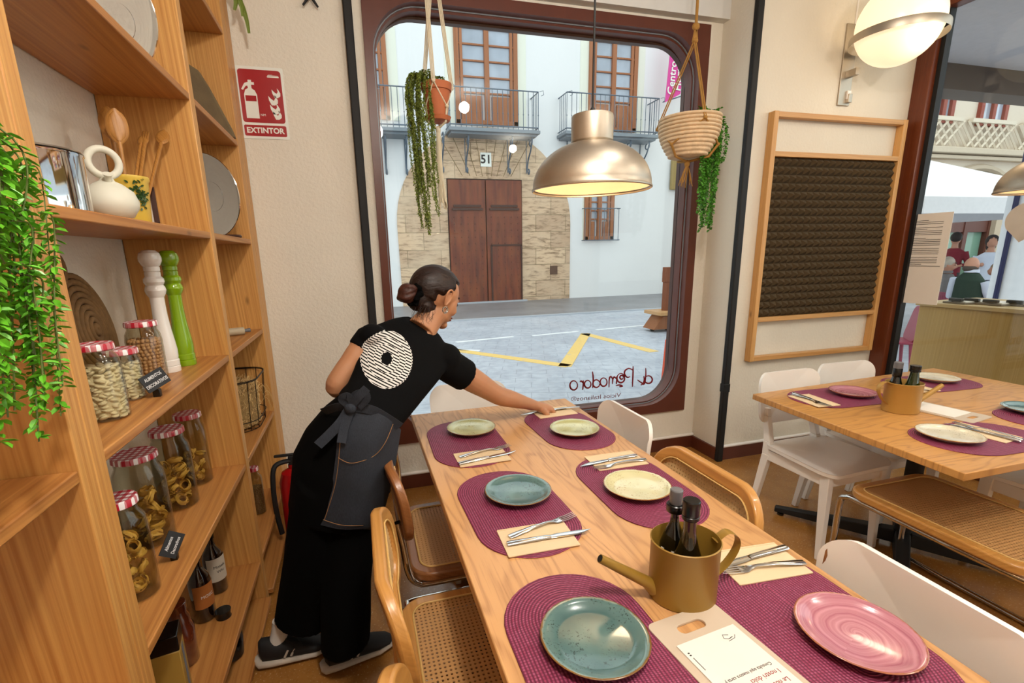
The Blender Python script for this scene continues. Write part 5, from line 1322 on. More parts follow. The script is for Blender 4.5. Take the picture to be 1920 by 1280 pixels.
obj('carton', MB().box((0, 0, .09), (.075, .075, .18)), plain('yellow_carton', '#a8863a', .5), t, bevel=.003); obj('black_top', MB().box((0, 0, .205), (.0755, .0755, .05)), M['cap'], t, bevel=.003)
obj('blue_panel', MB().box((.0382, .0, .09), (.001, .02, .17)), plain('grey_blue_print', '#6a7684', .5), t)
jar((-.570, 2.455, Z1), .034, .25, 'tall clear glass jar with brown grains in the narrow right bay', lambda t, r, h: pack(t, r, h, h*.6, .005, plain('brown_grain', '#7d5a36', .6), 'grains'), .02, .55)
t = tag(obj('dark_vase', MB().lathe([(.03, 0), (.045, .01), (.05, .08), (.04, .14), (.022, .18), (.026, .2)], 32), M['blackg'], loc=(-.56, 1.70, .042)), 'black vase at the very bottom of the shelving near the shoe', 'vase')
# wire basket of straw
bc = Vector((-.622, 2.545, Z2)); t = thing('wire_basket', 'dark wire basket in the narrow right bay of the shelving', 'basket', tuple(bc))
q = MB()
def ovl(z, k=1.0): return [(x, y, z) for x, y in rrect(.25*k, .37*k, .1, 6)]
for z, k in ((.006, .88), (.05, .93), (.245, 1.0), (.25, 1.0)): q.tube(ovl(z, k), .0022, 6, closed=True)
b_, tp_ = ovl(.006, .88), ovl(.25, 1)
for i in range(0, len(b_), 2): q.tube([b_[i], tp_[i]], .0018, 5)
for k in range(-2, 3): q.tube([(-.1, k*.05, .005), (.1, k*.05, .005)], .0016, 5)
obj('wire_frame', q, M['wire'], t)
q = MB(); rr = random.Random(11)
for i in range(2600):
    a = rr.uniform(0, 6.28); s_ = rr.uniform(.75, .96) if i % 4 else rr.uniform(0, .9); z = rr.uniform(.012, .205)
    if i % 4 == 0: z = rr.uniform(.19, .215)
    p = Vector((math.cos(a)*.115*s_*(.9+.4*z), math.sin(a)*.172*s_*(.9+.4*z), z)); d = rv().normalized()*rr.uniform(.015, .04); d.x *= .5
    q.tube([p-d*.5, p+d*.5+rv(.003)], .0011, 3)
for k in range(8): p = Vector((.10, rr.uniform(-.1, .15), rr.uniform(.06, .22))); q.tube(bez([p, p+Vector((.02, .03, .01)), p+Vector((.035, .05, -.05)), p+Vector((.03, .07, -.10))], 4), .0009, 4)
so = obj('straw_filling', q, M['straw'], smooth=False, loc=tuple(bc)); tag(so, 'dry straw filling the wire basket', 'straw', kind='stuff')
q = MB().loft([((0, 0, .012), (.095, 0, 0), (0, .145, 0)), ((0, 0, .1), (.1, 0, 0), (0, .15, 0)), ((0, 0, .185), (.1, 0, 0), (0, .15, 0)), ((0, 0, .20), (.05, 0, 0), (0, .08, 0))], 28)
obj('straw_core', q, plain('straw_core', '#9a7a48', .9, var=.4, sc=80, bump=1, bsc=200), so)
# trailing ivy at the near left
pc = Vector((-.59, .76, Z4)); t = thing('trailing_plant', 'bright green trailing artificial plant hanging down the near side panel at the left edge', 'plant', tuple(pc))
obj('pot', MB().lathe([(.05, 0), (.07, .12), (.074, .12), (.074, .13), (.066, .13), (.06, .11), (0, .11)], 28), M['whitejug'], t)
def WV(px, py, x): return at(px, py, x=x)-pc
tr_ = []; rr = random.Random(9)
for k in range(19):
    x_ = rr.uniform(-.47, -.385); px0 = rr.uniform(-35, 28) if k < 13 else rr.uniform(30, 95); py0 = rr.uniform(245, 330) if px0 < 45 else rr.uniform(300, 600)
    L_ = rr.uniform(150, 560); py1 = min(py0+L_, rr.uniform(780, 865)); px1 = px0+(py1-py0)*.07+rr.uniform(-12, 16)
    if px1 > 108: px1 = 108
    s0 = Vector((.03, .0, .13)) if k < 13 else WV(px0-25, py0-20, x_)
    a, b, c = WV(px0, py0, x_), WV((px0+px1)/2, (py0+py1)/2, x_-.005), WV(px1, py1, x_-.01)
    tr_.append([s0, a, b, c])
vines(t, tr_, M['leafb'], .0185, .0085, .0085, 2, .8, .006)
# ================================================================== PEOPLE
def hairmat(name, c1, c2, axis=0, sc=90):
    t = NT(name); s_ = [.6, .6, .6]; s_[axis] = .05; n = t.noise(t.mapped((.35, 1, .9), rot=(0, .5, .6)), sc, 3)
    c = t.mix(n, srgb(c1), srgb(c2)); t.bump(n, .7, .004); return t.base(c, .5, Specular_IOR_Level=.4)
M['hair'] = hairmat('dark_brown_hair', '#0a0504', '#2c150d'); M['bun'] = hairmat('auburn_bun_hair', '#1c0c07', '#4f2416')
def denim():
    t = NT('dark_denim'); v = t.co(); a = t.noise(t.mapped((1, 1, .15), v=v), 700, 2); b = t.noise(v, 9, 4)
    c = t.mix(t.math('MULTIPLY_ADD', a, .9, .0), srgb('#0b0e14'), srgb('#3a4250')); c = t.mix(t.math('MULTIPLY_ADD', b, 1.5, -.5, clamp=True), c, srgb('#12161d')); t.bump(a, .2, .001); return t.base(c, .85)
M['denim'] = denim(); M['stitch'] = plain('copper_stitching', '#8a6238', .8)
M['brow'] = plain('eyebrow_hair', '#1d0f0a', .7)
# --- waitress -----------------------------------------------------------------
wt = thing('person', 'waitress in black T-shirt and denim apron leaning over the table to lay cutlery', 'person', (-.12, 1.62, 0))
OW = Vector(wt.location)
def Y_(px, py, y): return at(px, py, y=y)-OW
def sec(l, r, y, th, dy=0):
    a, b = Y_(l[0], l[1], y), Y_(r[0], r[1], y+dy); c = (a+b)/2; A = (b-a)/2; n = Vector((0, 1, .25)); n = (n-A.normalized()*n.dot(A.normalized())).normalized(); return (c, A, n*th)
# body: torso, neck, head, arms, hand
body = MB()
body.loft([sec((665, 728), (748, 780), 1.625, .05), sec((682, 695), (782, 735), 1.655, .05), sec((692, 660), (812, 700), 1.70, .055), sec((700, 635), (828, 672), 1.73, .055), sec((730, 612), (822, 640), 1.745, .06), sec((762, 604), (815, 620), 1.765, .05)], 24)
nb, nt = Y_(790, 618, 1.765), Y_(818, 580, 1.80)
body.tube([nb, nb.lerp(nt, .5), nt], [.056, .05, .05], 20)
# head frame
hc = Y_(818, 556, 1.805)
yaw_, pit_ = math.radians(26), math.radians(24)
fwd = Vector((math.cos(yaw_)*math.cos(pit_), math.sin(yaw_)*math.cos(pit_), -math.sin(pit_)))
rgt = Vector((math.sin(yaw_), -math.cos(yaw_), 0)); rl = math.radians(-3); upd = rgt.cross(fwd)
HF = Matrix((fwd, rgt, upd)).transposed()
def Hd(x, y, z): return hc+HF @ Vector((x, y, z))   # x forward, y her right, z up
def hball(mb, c, r, nu=20, nv=14):
    vs0 = len(mb.v); mb.ball((0, 0, 0), r, nu, nv)
    for i in range(vs0, len(mb.v)): p = Vector(mb.v[i]); mb.v[i] = tuple(Hd(c[0]+p.x, c[1]+p.y, c[2]+p.z))
HS = .98
hball(body, (-.008, 0, .022), (.093, .073, .082))
hball(body, (.042, 0, -.012), (.046, .058, .070))     # face
hball(body, (.030, 0, -.055), (.050, .048, .042))     # jaw
hball(body, (.060, 0, -.090), (.022, .024, .017))     # chin
hball(body, (.062, .028, -.030), (.022, .022, .024)); hball(body, (.062, -.028, -.030), (.022, .022, .024))
# nose, lips, brow ridge
body.loft([(Hd(.080, 0, .012), HF @ Vector((0, .008, 0)), HF @ Vector((.008, 0, 0))), (Hd(.090, 0, -.008), HF @ Vector((0, .009, 0)), HF @ Vector((.010, 0, 0))), (Hd(.098, 0, -.026), HF @ Vector((0, .012, 0)), HF @ Vector((.013, 0, 0))), (Hd(.090, 0, -.037), HF @ Vector((0, .012, 0)), HF @ Vector((.010, 0, 0)))], 14)
hball(body, (.078, 0, -.055), (.014, .020, .007)); hball(body, (.076, 0, -.066), (.014, .018, .008))
hball(body, (.078, .018, .012), (.010, .02, .007)); hball(body, (.078, -.018, .012), (.010, .02, .007))
# right arm
sR, eR, wR = Y_(832, 680, 1.745), Y_(934, 741, 1.86), Y_(1003, 760, 1.945)
body.tube(bez([sR, sR.lerp(eR, .35), sR.lerp(eR, .7), eR, eR.lerp(wR, .35), eR.lerp(wR, .7), wR], 4), [.054, .0535, .053, .052, .051, .050, .049, .047, .045, .043, .041, .040, .0395, .0395, .0390, .038, .0365, .035, .033, .031, .029, .0275, .026, .0245, .0235][:25], 18)
# left arm
sL, eL, wL = Y_(692, 632, 1.72), Y_(631, 722, 1.67), Y_(668, 736, 1.74)
body.tube(bez([sL, sL.lerp(eL, .5), eL, eL.lerp(wL, .4), wL], 6), [.043, .043, .043, .043, .042, .042, .041, .040, .040, .039, .038, .038, .037, .037, .036, .035, .034, .033, .032, .031, .030, .029, .028, .027, .026], 18)
# hand: palm and five curled fingers
hd = Vector(Y_(1024, 764, 1.962)); ar = (hd-wR).normalized(); sdv = Vector((-.45, .85, 0)); sdv = (sdv-ar*sdv.dot(ar)).normalized(); dn = ar.cross(sdv).normalized(); 
if dn.z > 0: dn = -dn
kn_ = wR+ar*.082
body.loft([(wR, sdv*.025, dn*.020), (wR+ar*.03+dn*.002, sdv*.036, dn*.023), (wR+ar*.06+dn*.002, sdv*.043, dn*.022), (kn_+dn*.002, sdv*.042, dn*.018)], 18)
fl_ = [(-1.5, .9), (-.5, 1.0), (.5, .96), (1.5, .8)]
for k, (u, s_) in enumerate(fl_):
    k0 = kn_+sdv*.0205*u+dn*.001-ar*.006
    k1 = k0+(ar*.72+dn*.50)*.036*s_; k2 = k1+(-ar*.1+dn*1.0)*.022*s_; k3 = k2+(-ar*.85+dn*.45)*.018*s_
    body.tube([k0, k0.lerp(k1, .5), k1, k2, k3], [.0118, .0104, .0102, .0094, .0080], 10)
th0 = wR+ar*.025-sdv*.026+dn*.008; th1 = th0+(ar*.75-sdv*.35+dn*.55)*.035; th2 = th1+(ar*.9+sdv*.25+dn*.45)*.028
body.tube([th0, th1, th2], [.015, .012, .0095], 10)
obj('body', body, M['skin'], wt, remesh=.0038, sm=4)
# ear, eye, eyebrow, lips, earring, hair
def hcurve(pts): return bez([Hd(*p) for p in pts], 5)
ey = .0735
q = MB(); q.tube(hcurve([(-.004, ey, -.034), (.004, ey+.004, -.02), (.010, ey+.008, .002), (.004, ey+.014, .022), (-.010, ey+.018, .026), (-.019, ey+.016, .010), (-.014, ey+.010, -.014), (-.006, ey+.004, -.032)]), .0038, 8); 
vs0 = len(q.v); q.ball((0, 0, 0), (.014, .004, .024), 14, 8)
for i in range(vs0, len(q.v)): p = Vector(q.v[i]); q.v[i] = tuple(Hd(-.004+p.x-.0*p.z, ey+.004+p.y+p.z*.1, -.003+p.z))
obj('ear', q, M['skin'], wt, remesh=.002, sm=2)
obj('eyebrow', MB().tube(hcurve([(.072, .044, .020), (.082, .030, .026), (.087, .014, .023)]), .0022, 6), M['brow'], wt)
obj('eyelashes', MB().tube(hcurve([(.071, .042, .000), (.080, .032, -.003), (.086, .024, -.006)]), .0022, 6), M['brow'], wt)
q = MB(); hball(q, (.0835, .004, -.0555), (.0085, .017, .0045), 12, 8); hball(q, (.0815, .004, -.0645), (.0085, .015, .0048), 12, 8); obj('lips', q, plain('lips', '#8e4a3c', .4), wt)
er = Hd(-.005, ey+.010, -.048)
q = MB()
for rr_, k in ((.0115, .0022), (.0085, .0018)): q.tube([er+HF @ Vector((math.cos(a)*rr_, .003*(rr_ > .01), math.sin(a)*rr_)) for a in [2*pi*i/18 for i in range(18)]], k, 6, closed=True)
obj('earring', q, M['chrome'], wt)
hair = MB()
vs0 = len(hair.v); hair.ball((0, 0, 0), (.105, .084, .094), 36, 26)
for i in range(vs0, len(hair.v)):
    p = Vector(hair.v[i]); x, y, z = p
    # hairline: recedes on the face and around the ears
    lim = -.012 if x < -.01 else -.012+(x+.01)*.62
    s_ = 1.0
    cutz = .030 if x > .055 else lim
    if x > .045 and z < .052: s_ = .80
    elif x > .0 and z < lim+(.0): s_ = .84
    elif abs(y) > .05 and z < -.022 and x > -.045: s_ = .84
    hair.v[i] = tuple(Hd(x*s_-.012, y*s_, z*s_+.020))
hball(hair, (-.070, 0, -.030), (.038, .052, .050))
hball(hair, (-.052, .012, -.052), (.034, .044, .026))
bunc = Hd(-.112, .012, -.030)
hair.tube([Hd(-.07, .005, -.02), Hd(-.105, .01, -.028)], [.04, .028], 16)
obj('hair', hair, M['hair'], wt, remesh=.0035, sm=3)
q = MB(); vs0 = 0
q.ball(bunc+HF @ Vector((-.018, 0, -.004)), (.033, .032, .036), 24, 16)
for k in range(3): q.tube([bunc+HF @ Vector((-.018, 0, -.004))+HF @ Vector((math.cos(a)*.020, math.sin(a)*(.026), math.sin(a+k)*.024)) for a in [2*pi*i/20 for i in range(20)]], .010, 8, closed=True)
obj('hair_bun', q, M['bun'], wt, remesh=.003, sm=2)
q = MB(); cc = Hd(-.098, .008, -.026)
q.tube([cc+HF @ Vector((.006*math.sin(a*5), math.cos(a)*.030, math.sin(a)*.034)) for a in [2*pi*i/40 for i in range(40)]], [.0125+.003*math.sin(i*1.9) for i in range(40)], 10, closed=True)
obj('scrunchie', q, M['pants'], wt)
q = MB(); rr = random.Random(4)
for k in range(46):
    a0 = Hd(-.055+rr.uniform(-.03, .03), .035+rr.uniform(-.03, .035), -.06+rr.uniform(-.01, .02)); q.tube(bez([a0, a0+HF @ Vector((-.002, .004, -.018))+rv(.005), a0+HF @ Vector((-.006, .006, -.036))+rv(.010), a0+HF @ Vector((.002, .004, -.05))+rv(.012)], 4), .0005, 3)
for k in range(26):
    a0 = Hd(-.085+rr.uniform(-.01, .02), rr.uniform(-.0, .05), .03+rr.uniform(-.02, .02)); q.tube(bez([a0, a0+rv(.012)+Vector((-.01, 0, .008)), a0+rv(.018)+Vector((-.022, 0, .012))], 4), .0004, 3)
obj('loose_strands', q, M['hair'], wt)
# T-shirt with printed disc
def shirt_mat():
    t = NT('black_tshirt_print'); v = t.co()
    pc_ = Y_(727, 677, 1.58); U = (Y_(776, 700, 1.58)-pc_).normalized(); V_ = Y_(750, 632, 1.58)-pc_; V_ = (V_-U*V_.dot(U)).normalized()
    d = t.vec('SUBTRACT', v, tuple(pc_)).outputs[0]
    u = t.vec('DOT_PRODUCT', d, tuple(U)).outputs['Value']; w_ = t.vec('DOT_PRODUCT', d, tuple(V_)).outputs['Value']
    sp = t.n('ShaderNodeSeparateXYZ'); t.set(sp, '0', v)
    cb = t.n('ShaderNodeCombineXYZ'); t.set(cb, '0', u); t.set(cb, '1', w_)
    r_ = t.vec('LENGTH', cb.outputs[0]).outputs['Value']
    RR = .089
    ph = t.math('MULTIPLY', t.math('FLOOR', t.math('DIVIDE', r_, RR/4.2)), .5)
    wob = t.math('MULTIPLY', t.noise(v, 12, 1), .004)
    strp = t.math('GREATER_THAN', t.math('FRACT', t.math('ADD', t.math('DIVIDE', t.math('ADD', w_, wob), .0088), ph)), .42)
    ins = t.math('LESS_THAN', t.math('ADD', r_, wob), RR); hole = t.math('GREATER_THAN', t.math('ADD', r_, t.math('MULTIPLY', wob, 2)), .0205)
    back = t.math('LESS_THAN', sp.outputs[1], (Y_(727, 677, 1.70)).y)
    f = t.math('MULTIPLY', t.math('MULTIPLY', strp, ins), t.math('MULTIPLY', hole, back))
    # the print keeps a gap ring
    nb = t.noise(t.mapped((1, 1, 1), v=v), 16, 3); t.bump(nb, .25, .01)
    return t.base(t.mix(f, srgb('#050506'), srgb('#e3e0dc')), .9, Specular_IOR_Level=.15)
sh_ = MB()
sh_.loft([sec((634, 738), (748, 800), 1.60, .120), sec((650, 722), (768, 776), 1.605, .108), sec((662, 695), (796, 742), 1.64, .100), sec((674, 662), (824, 708), 1.68, .100), sec((684, 634), (842, 682), 1.715, .090), sec((700, 612), (842, 655), 1.735, .074), sec((735, 599), (826, 630), 1.76, .062), sec((757, 595), (814, 618), 1.775, .054)], 28)
a, b = sR+(sR-eR)*.05, sR.lerp(eR, .36)
sh_.tube([a, sR.lerp(eR, .15), sR.lerp(eR, .3), b], [.062, .064, .0635, .064], 20)
a2, b2_ = sL+(sL-eL)*.05, sL.lerp(eL, .26)
sh_.tube([a2, sL.lerp(eL, .1), b2_], [.046, .047, .048], 20)
sh_.ball(Y_(698, 628, 1.70), (.046, .052, .040)); sh_.ball(Y_(836, 672, 1.74), (.060, .062, .058)); sh_.ball(Y_(852, 696, 1.755), (.052, .05, .05))
obj('tshirt', sh_, shirt_mat(), wt, remesh=.0055, sm=5)
# trousers (two wide legs)
pn = MB()
def psec(l, r, y, th): a, b = Y_(l[0], l[1], y), Y_(r[0], r[1], y); return ((a+b)/2, (b-a)/2, Vector((0, th, 0)))
pn.loft([psec((640, 738), (748, 800), 1.60, .112), psec((606, 765), (742, 828), 1.60, .125), psec((572, 805), (738, 860), 1.60, .145), psec((549, 850), (730, 900), 1.60, .15), psec((545, 900), (716, 945), 1.60, .145), psec((540, 945), (700, 975), 1.60, .14)], 28)
pn.loft([psec((548, 880), (650, 930), 1.58, .12), psec((541, 960), (640, 975), 1.60, .115), psec((531, 1050), (632, 1060), 1.63, .11), psec((520, 1120), (622, 1126), 1.66, .10), psec((514, 1160), (618, 1166), 1.66, .09)], 26)
pn.loft([psec((610, 900), (722, 940), 1.60, .12), psec((606, 985), (704, 1000), 1.58, .105), psec((600, 1080), (696, 1085), 1.56, .10), psec((601, 1160), (696, 1150), 1.54, .10), psec((601, 1216), (694, 1190), 1.54, .095)], 26)
obj('trousers', pn, M['pants'], wt, remesh=.007, sm=4)
# apron
ap = MB(); 
outer = [((655, 738), 1.487), ((700, 757), 1.475), ((748, 790), 1.50)]
rows = [[(648, 752, 1.482), (690, 766, 1.470), (726, 784, 1.480), (752, 806, 1.56)],
        [(634, 800, 1.465), (672, 815, 1.445), (712, 830, 1.455), (745, 850, 1.56)],
        [(630, 850, 1.455), (665, 865, 1.435), (704, 878, 1.450), (738, 892, 1.56)],
        [(622, 910, 1.455), (655, 925, 1.435), (695, 935, 1.450), (724, 945, 1.555)],
        [(612, 960, 1.458), (645, 975, 1.440), (682, 985, 1.452), (712, 990, 1.55)],
        [(601, 984, 1.462), (638, 992, 1.445), (675, 992, 1.455), (703, 990, 1.55)]]
def grid(mb, rows, th, nu=6):
    g = []
    for r_ in rows: g.append(bez([Y_(*p) for p in r_], nu))
    gg = []
    nc = len(g[0])
    cols = [bez([g[i][j] for i in range(len(g))], 4) for j in range(nc)]
    nr = len(cols[0]); vs = [cols[j][i] for i in range(nr) for j in range(nc)]
    fr = vs; bk = [p+Vector((0, th, 0)) for p in vs]; n = len(vs)
    fs = []
    for i in range(nr-1):
        for j in range(nc-1):
            a = i*nc+j; fs += [(a, a+1, a+nc+1, a+nc), (n+a+nc, n+a+nc+1, n+a+1, n+a)]
    rim = [j for j in range(nc)]+[i*nc+nc-1 for i in range(1, nr)]+[(nr-1)*nc+j for j in range(nc-2, -1, -1)]+[i*nc for i in range(nr-2, 0, -1)]
    for k in range(len(rim)): a, b = rim[k], rim[(k+1) % len(rim)]; fs.append((b, a, n+a, n+b))
    return mb.add(fr+bk, fs)
apo = obj('apron', grid(ap, rows, .006), M['denim'], wt)
q = MB()
q.tube(bez([Y_(x, y, z-.004) for x, y, z in ((737, 795, 1.505), (722, 830, 1.455), (700, 855, 1.446), (660, 868, 1.432), (634, 858, 1.448))], 8), .0011, 5)
q.tube(bez([Y_(x, y, z-.004) for x, y, z in ((606, 974, 1.458), (640, 984, 1.438), (678, 985, 1.450), (702, 982, 1.535))], 8), .0011, 5)
q.tube(bez([Y_(x, y, z-.003) for x, y, z in ((652, 760, 1.478), (640, 800, 1.460), (636, 850, 1.450), (628, 910, 1.450), (608, 975, 1.456))], 8), .0011, 5)
obj('stitching', q, M['stitch'], apo)
def strip(mb, pts, w, th=.0022):
    P_ = bez([Y_(*p) for p in pts], 6); n = Vector((0, 1, .1)); vs = []; 
    for i, p in enumerate(P_):
        d = (P_[min(i+1, len(P_)-1)]-P_[max(i-1, 0)]).normalized(); s_ = d.cross(n).normalized()*w/2; vs += [p-s_, p+s_, p+s_+n*th, p-s_+n*th]
    fs = [(0, 1, 2, 3), tuple(len(vs)-4+k for k in (3, 2, 1, 0))]
    for i in range(len(P_)-1):
        for k in range(4): a = i*4; fs.append((a+k, a+4+k, a+4+(k+1) % 4, a+(k+1) % 4))
    return mb.add(vs, fs)
q = MB(); 
strip(q, [(606, 772, 1.545), (630, 764, 1.485), (655, 762, 1.462)], .028); strip(q, [(655, 762, 1.462), (700, 770, 1.462), (750, 800, 1.52)], .030)
obj('waistband', q, M['denim'], apo, bevel=.0)
q = MB()
strip(q, [(655, 766, 1.458), (640, 790, 1.448), (620, 812, 1.440), (596, 835, 1.436)], .030); strip(q, [(658, 768, 1.455), (646, 800, 1.445), (640, 830, 1.43)], .026)
strip(q, [(656, 764, 1.452), (664, 742, 1.440), (682, 736, 1.436), (688, 748, 1.440), (672, 764, 1.450)], .022); strip(q, [(655, 762, 1.450), (640, 748, 1.44), (652, 742, 1.436), (662, 758, 1.448)], .02)
strip(q, [(656, 764, 1.448), (672, 744, 1.436), (688, 728, 1.436)], .026)
q.ball(Y_(657, 765, 1.450), (.018, .012, .018)); obj('tie_bow', q, M['denim'], apo)
# shoes and socks
def shoe(hx, hy, hz, rz, tilt, nm):
    mt = Matrix.Translation(Vector((hx, hy, hz))-OW) @ Euler((0, tilt, rz)).to_matrix().to_4x4()
    def TT(mb):
        mb.v = [tuple(mt @ Vector(p)) for p in mb.v]; return mb
    up_ = MB().loft([((-.04, 0, .075), (0, .016, 0), (0, 0, .03)), ((-.03, 0, .068), (0, .032, 0), (0, 0, .046)), ((.02, 0, .062), (0, .037, 0), (0, 0, .044)), ((.06, 0, .06), (0, .037, 0), (0, 0, .044)), ((.10, 0, .052), (0, .040, 0), (0, 0, .036)), ((.15, 0, .042), (0, .042, 0), (0, 0, .024)), ((.19, 0, .036), (0, .034, 0), (0, 0, .014)), ((.208, 0, .034), (0, .015, 0), (0, 0, .006))], 22)
    so_ = obj('shoe', TT(up_), M['shoeb'], wt, ang=60)
    sl = MB().loft([((-.058, 0, .028), (0, .018, 0), (0, 0, .012)), ((-.045, 0, .024), (0, .032, 0), (0, 0, .022)), ((.0, 0, .02), (0, .037, 0), (0, 0, .019)), ((.08, 0, .018), (0, .040, 0), (0, 0, .0165)), ((.15, 0, .018), (0, .045, 0), (0, 0, .015)), ((.20, 0, .022), (0, .034, 0), (0, 0, .012)), ((.22, 0, .026), (0, .012, 0), (0, 0, .006))], 24)
    obj('sole', TT(sl), M['sole'], so_, ang=60)
    lc = MB()
    for i in range(4): x = .06+i*.022; lc.tube(bez([(x, -.026, .080-i*.007), (x+.012, 0, .096-i*.009), (x, .026, .080-i*.007)], 4), .0022, 6)
    lc.tube(bez([(.05, .0, .094), (.06, -.03, .105), (.085, -.045, .085), (.06, -.045, .06)], 5), .0018, 6); lc.tube(bez([(.05, 0, .094), (.09, -.02, .10), (.11, -.04, .075)], 5), .0018, 6)
    obj('laces', TT(lc), M['black'], so_)
    for sx_ in (0, .022): obj('side_stripe', TT(MB().tube([(.045+sx_, -.0375, .042), (.060+sx_, -.036, .068)], .0042, 6, flat=(1, .4))), M['sole'], so_)
    obj('sock', TT(MB().loft([((.012, 0, .07), (.034, 0, 0), (0, .028, 0)), ((.028, 0, .10), (.031, 0, 0), (0, .027, 0)), ((.04, 0, .135), (.032, 0, 0), (0, .029, 0)), ((.05, 0, .175), (.034, 0, 0), (0, .030, 0))], 20)), M['sock'], wt, ang=60)
shoe(-.415, 1.665, .004, .06, -.0, 'left'); shoe(-.185, 1.575, .004, .25, .0, 'right')

# --- diners outside -----------------------------------------------------------
def figure(label, base, pts, mats, name='person'):
    pass
def X_(px, py, x): return at(px, py, x=x)
def sitter(x, head, hr, sl, sr, low, skin, hairc, shirt, label, vest=None, bald=False, glasses=False, face=None):
    """seated diner seen from behind or from the side, built in true size at distance x"""
    hc_ = X_(head[0], head[1], x); o = Vector((x, hc_.y, -.15)); t = thing('person', label, 'person', tuple(o)); f = lambda p, dx=0: X_(p[0], p[1], x+dx)-o
    H_ = hc_-o; a, b = f(sl), f(sr); c = (a+b)/2; lo = Vector((c.x, c.y, .45)); A = (b-a)/2
    q = MB(); q.ball(H_, (hr*.95, hr*.82, hr*1.15), 16, 12); fd = Vector(face or (1, 0, 0)).normalized()
    q.ball(H_+fd*hr*.45+Vector((0, 0, -hr*.35)), (hr*.6, hr*.6, hr*.7), 12, 8); q.ball(H_+fd*hr*1.02+Vector((0, 0, -hr*.2)), hr*.16, 8, 6)
    for s_ in (1, -1): e_ = fd.cross(Vector((0, 0, 1)))*s_; q.ball(H_+e_*hr*.86+Vector((0, 0, -hr*.1)), (hr*.18, hr*.16, hr*.28), 8, 6)
    q.tube([H_-Vector((0, 0, hr*.9)), c+Vector((0, 0, .04))], [hr*.55, hr*.7], 12)
    # trunk and seated legs
    q.loft([(lo, A.normalized()*.17, Vector((.13, 0, 0))), (c.lerp(lo, .5), A.normalized()*.165, Vector((.12, 0, 0))), (c-Vector((0, 0, .05)), A*.8, Vector((.11, 0, 0))), (c+Vector((0, 0, .03)), A*.45, Vector((.07, 0, 0)))], 18)
    for s_ in (1, -1):
        hp_ = lo+A.normalized()*.1*s_; kn2 = hp_+Vector((.42, 0, .03)); ft = kn2+Vector((.0, 0, -.42)); q.tube([hp_, kn2, ft, ft+Vector((.16, 0, -.02))], [.085, .06, .045, .035], 12)
    obj('body', q, skin, t, remesh=.012, sm=3)
    sh2 = MB(); sh2.loft([(lo, A.normalized()*.185, Vector((.145, 0, 0))), (c.lerp(lo, .5), A.normalized()*.18, Vector((.135, 0, 0))), (c-Vector((0, 0, .05)), A*.9, Vector((.125, 0, 0))), (c+Vector((0, 0, .045)), A*.45, Vector((.085, 0, 0)))], 20)
    obj('vest' if vest else 'jacket', sh2, vest or shirt, t, remesh=.012, sm=2)
    sv = MB()
    for s_, p in ((1, b), (-1, a)):
        p = p-Vector((0, 0, .06)); el = p+A.normalized()*.06*s_+Vector((.05, 0, -.26)); ha = el+Vector((.26, -.04*s_, .04)); sv.tube([p, p.lerp(el, .5), el, ha], [.062, .058, .05, .036], 12)
        obj('hand', MB().loft([(ha, Vector((0, .02, 0)), Vector((0, 0, .012))), (ha+Vector((.05, 0, 0)), Vector((0, .035, 0)), Vector((0, 0, .014))), (ha+Vector((.09, 0, -.01)), Vector((0, .03, 0)), Vector((0, 0, .01)))], 10), skin, t)
    sv.tube([c+Vector((0, 0, .05)), c+Vector((0, 0, .09))], [hr*.85, hr*.8], 14)
    obj('sleeves', sv, shirt, t)
    hq = MB()
    if bald: hq.ball(H_-fd*hr*.12-Vector((0, 0, hr*.42)), (hr*.95, hr*.88, hr*.62), 16, 10)
    else: hq.ball(H_-fd*hr*.18+Vector((0, 0, hr*.2)), (hr*1.05, hr*.98, hr*1.1), 16, 12)
    obj('hair', hq, hairc, t)
    if glasses: obj('glasses', MB().tube([H_+fd*hr*.9+fd.cross(Vector((0, 0, 1)))*hr*.8*math.cos(a_)+Vector((0, 0, math.sin(a_)*hr*.3)) for a_ in [2*pi*i/16 for i in range(16)]], .004, 5, closed=True), M['black'], t)
    return t
M['grey_hair'] = plain('grey_hair', '#b5a898', .6, var=.2); M['dk_hair'] = plain('dark_hair', '#2a201c', .6)
M['skinp'] = plain('pink_skin', '#c08a70', .5); M['vest'] = plain('dark_green_wool', '#26382c', .9, bump=.3); M['shirtw'] = plain('pale_blue_shirt', '#cdd3e2', .8)
sitter(8.5, (1822, 497), .098, (1793, 514), (1850, 520), .5, M['skinp'], plain('brown_grey_hair', '#4d3f36', .7), M['shirtw'], 'seated bald man in a dark green vest seen from behind on the terrace', vest=M['vest'], bald=True, face=(.9, -.1, 0))
sitter(9.3, (1779, 495), .095, (1752, 516), (1796, 519), .5, M['skinp'], M['grey_hair'], plain('grey_jacket', '#6f6a6a', .8), 'seated grey-haired woman with glasses beside the man in the green vest', glasses=True, face=(.35, -.8, 0))
sitter(9.6, (1868, 505), .09, (1856, 520), (1895, 524), .5, M['skinp'], plain('blond_hair', '#8a7350', .6), plain('navy_jacket', '#1f2433', .8), 'seated diner in a navy jacket partly hidden by the wind screen', face=(-.5, .6, 0))
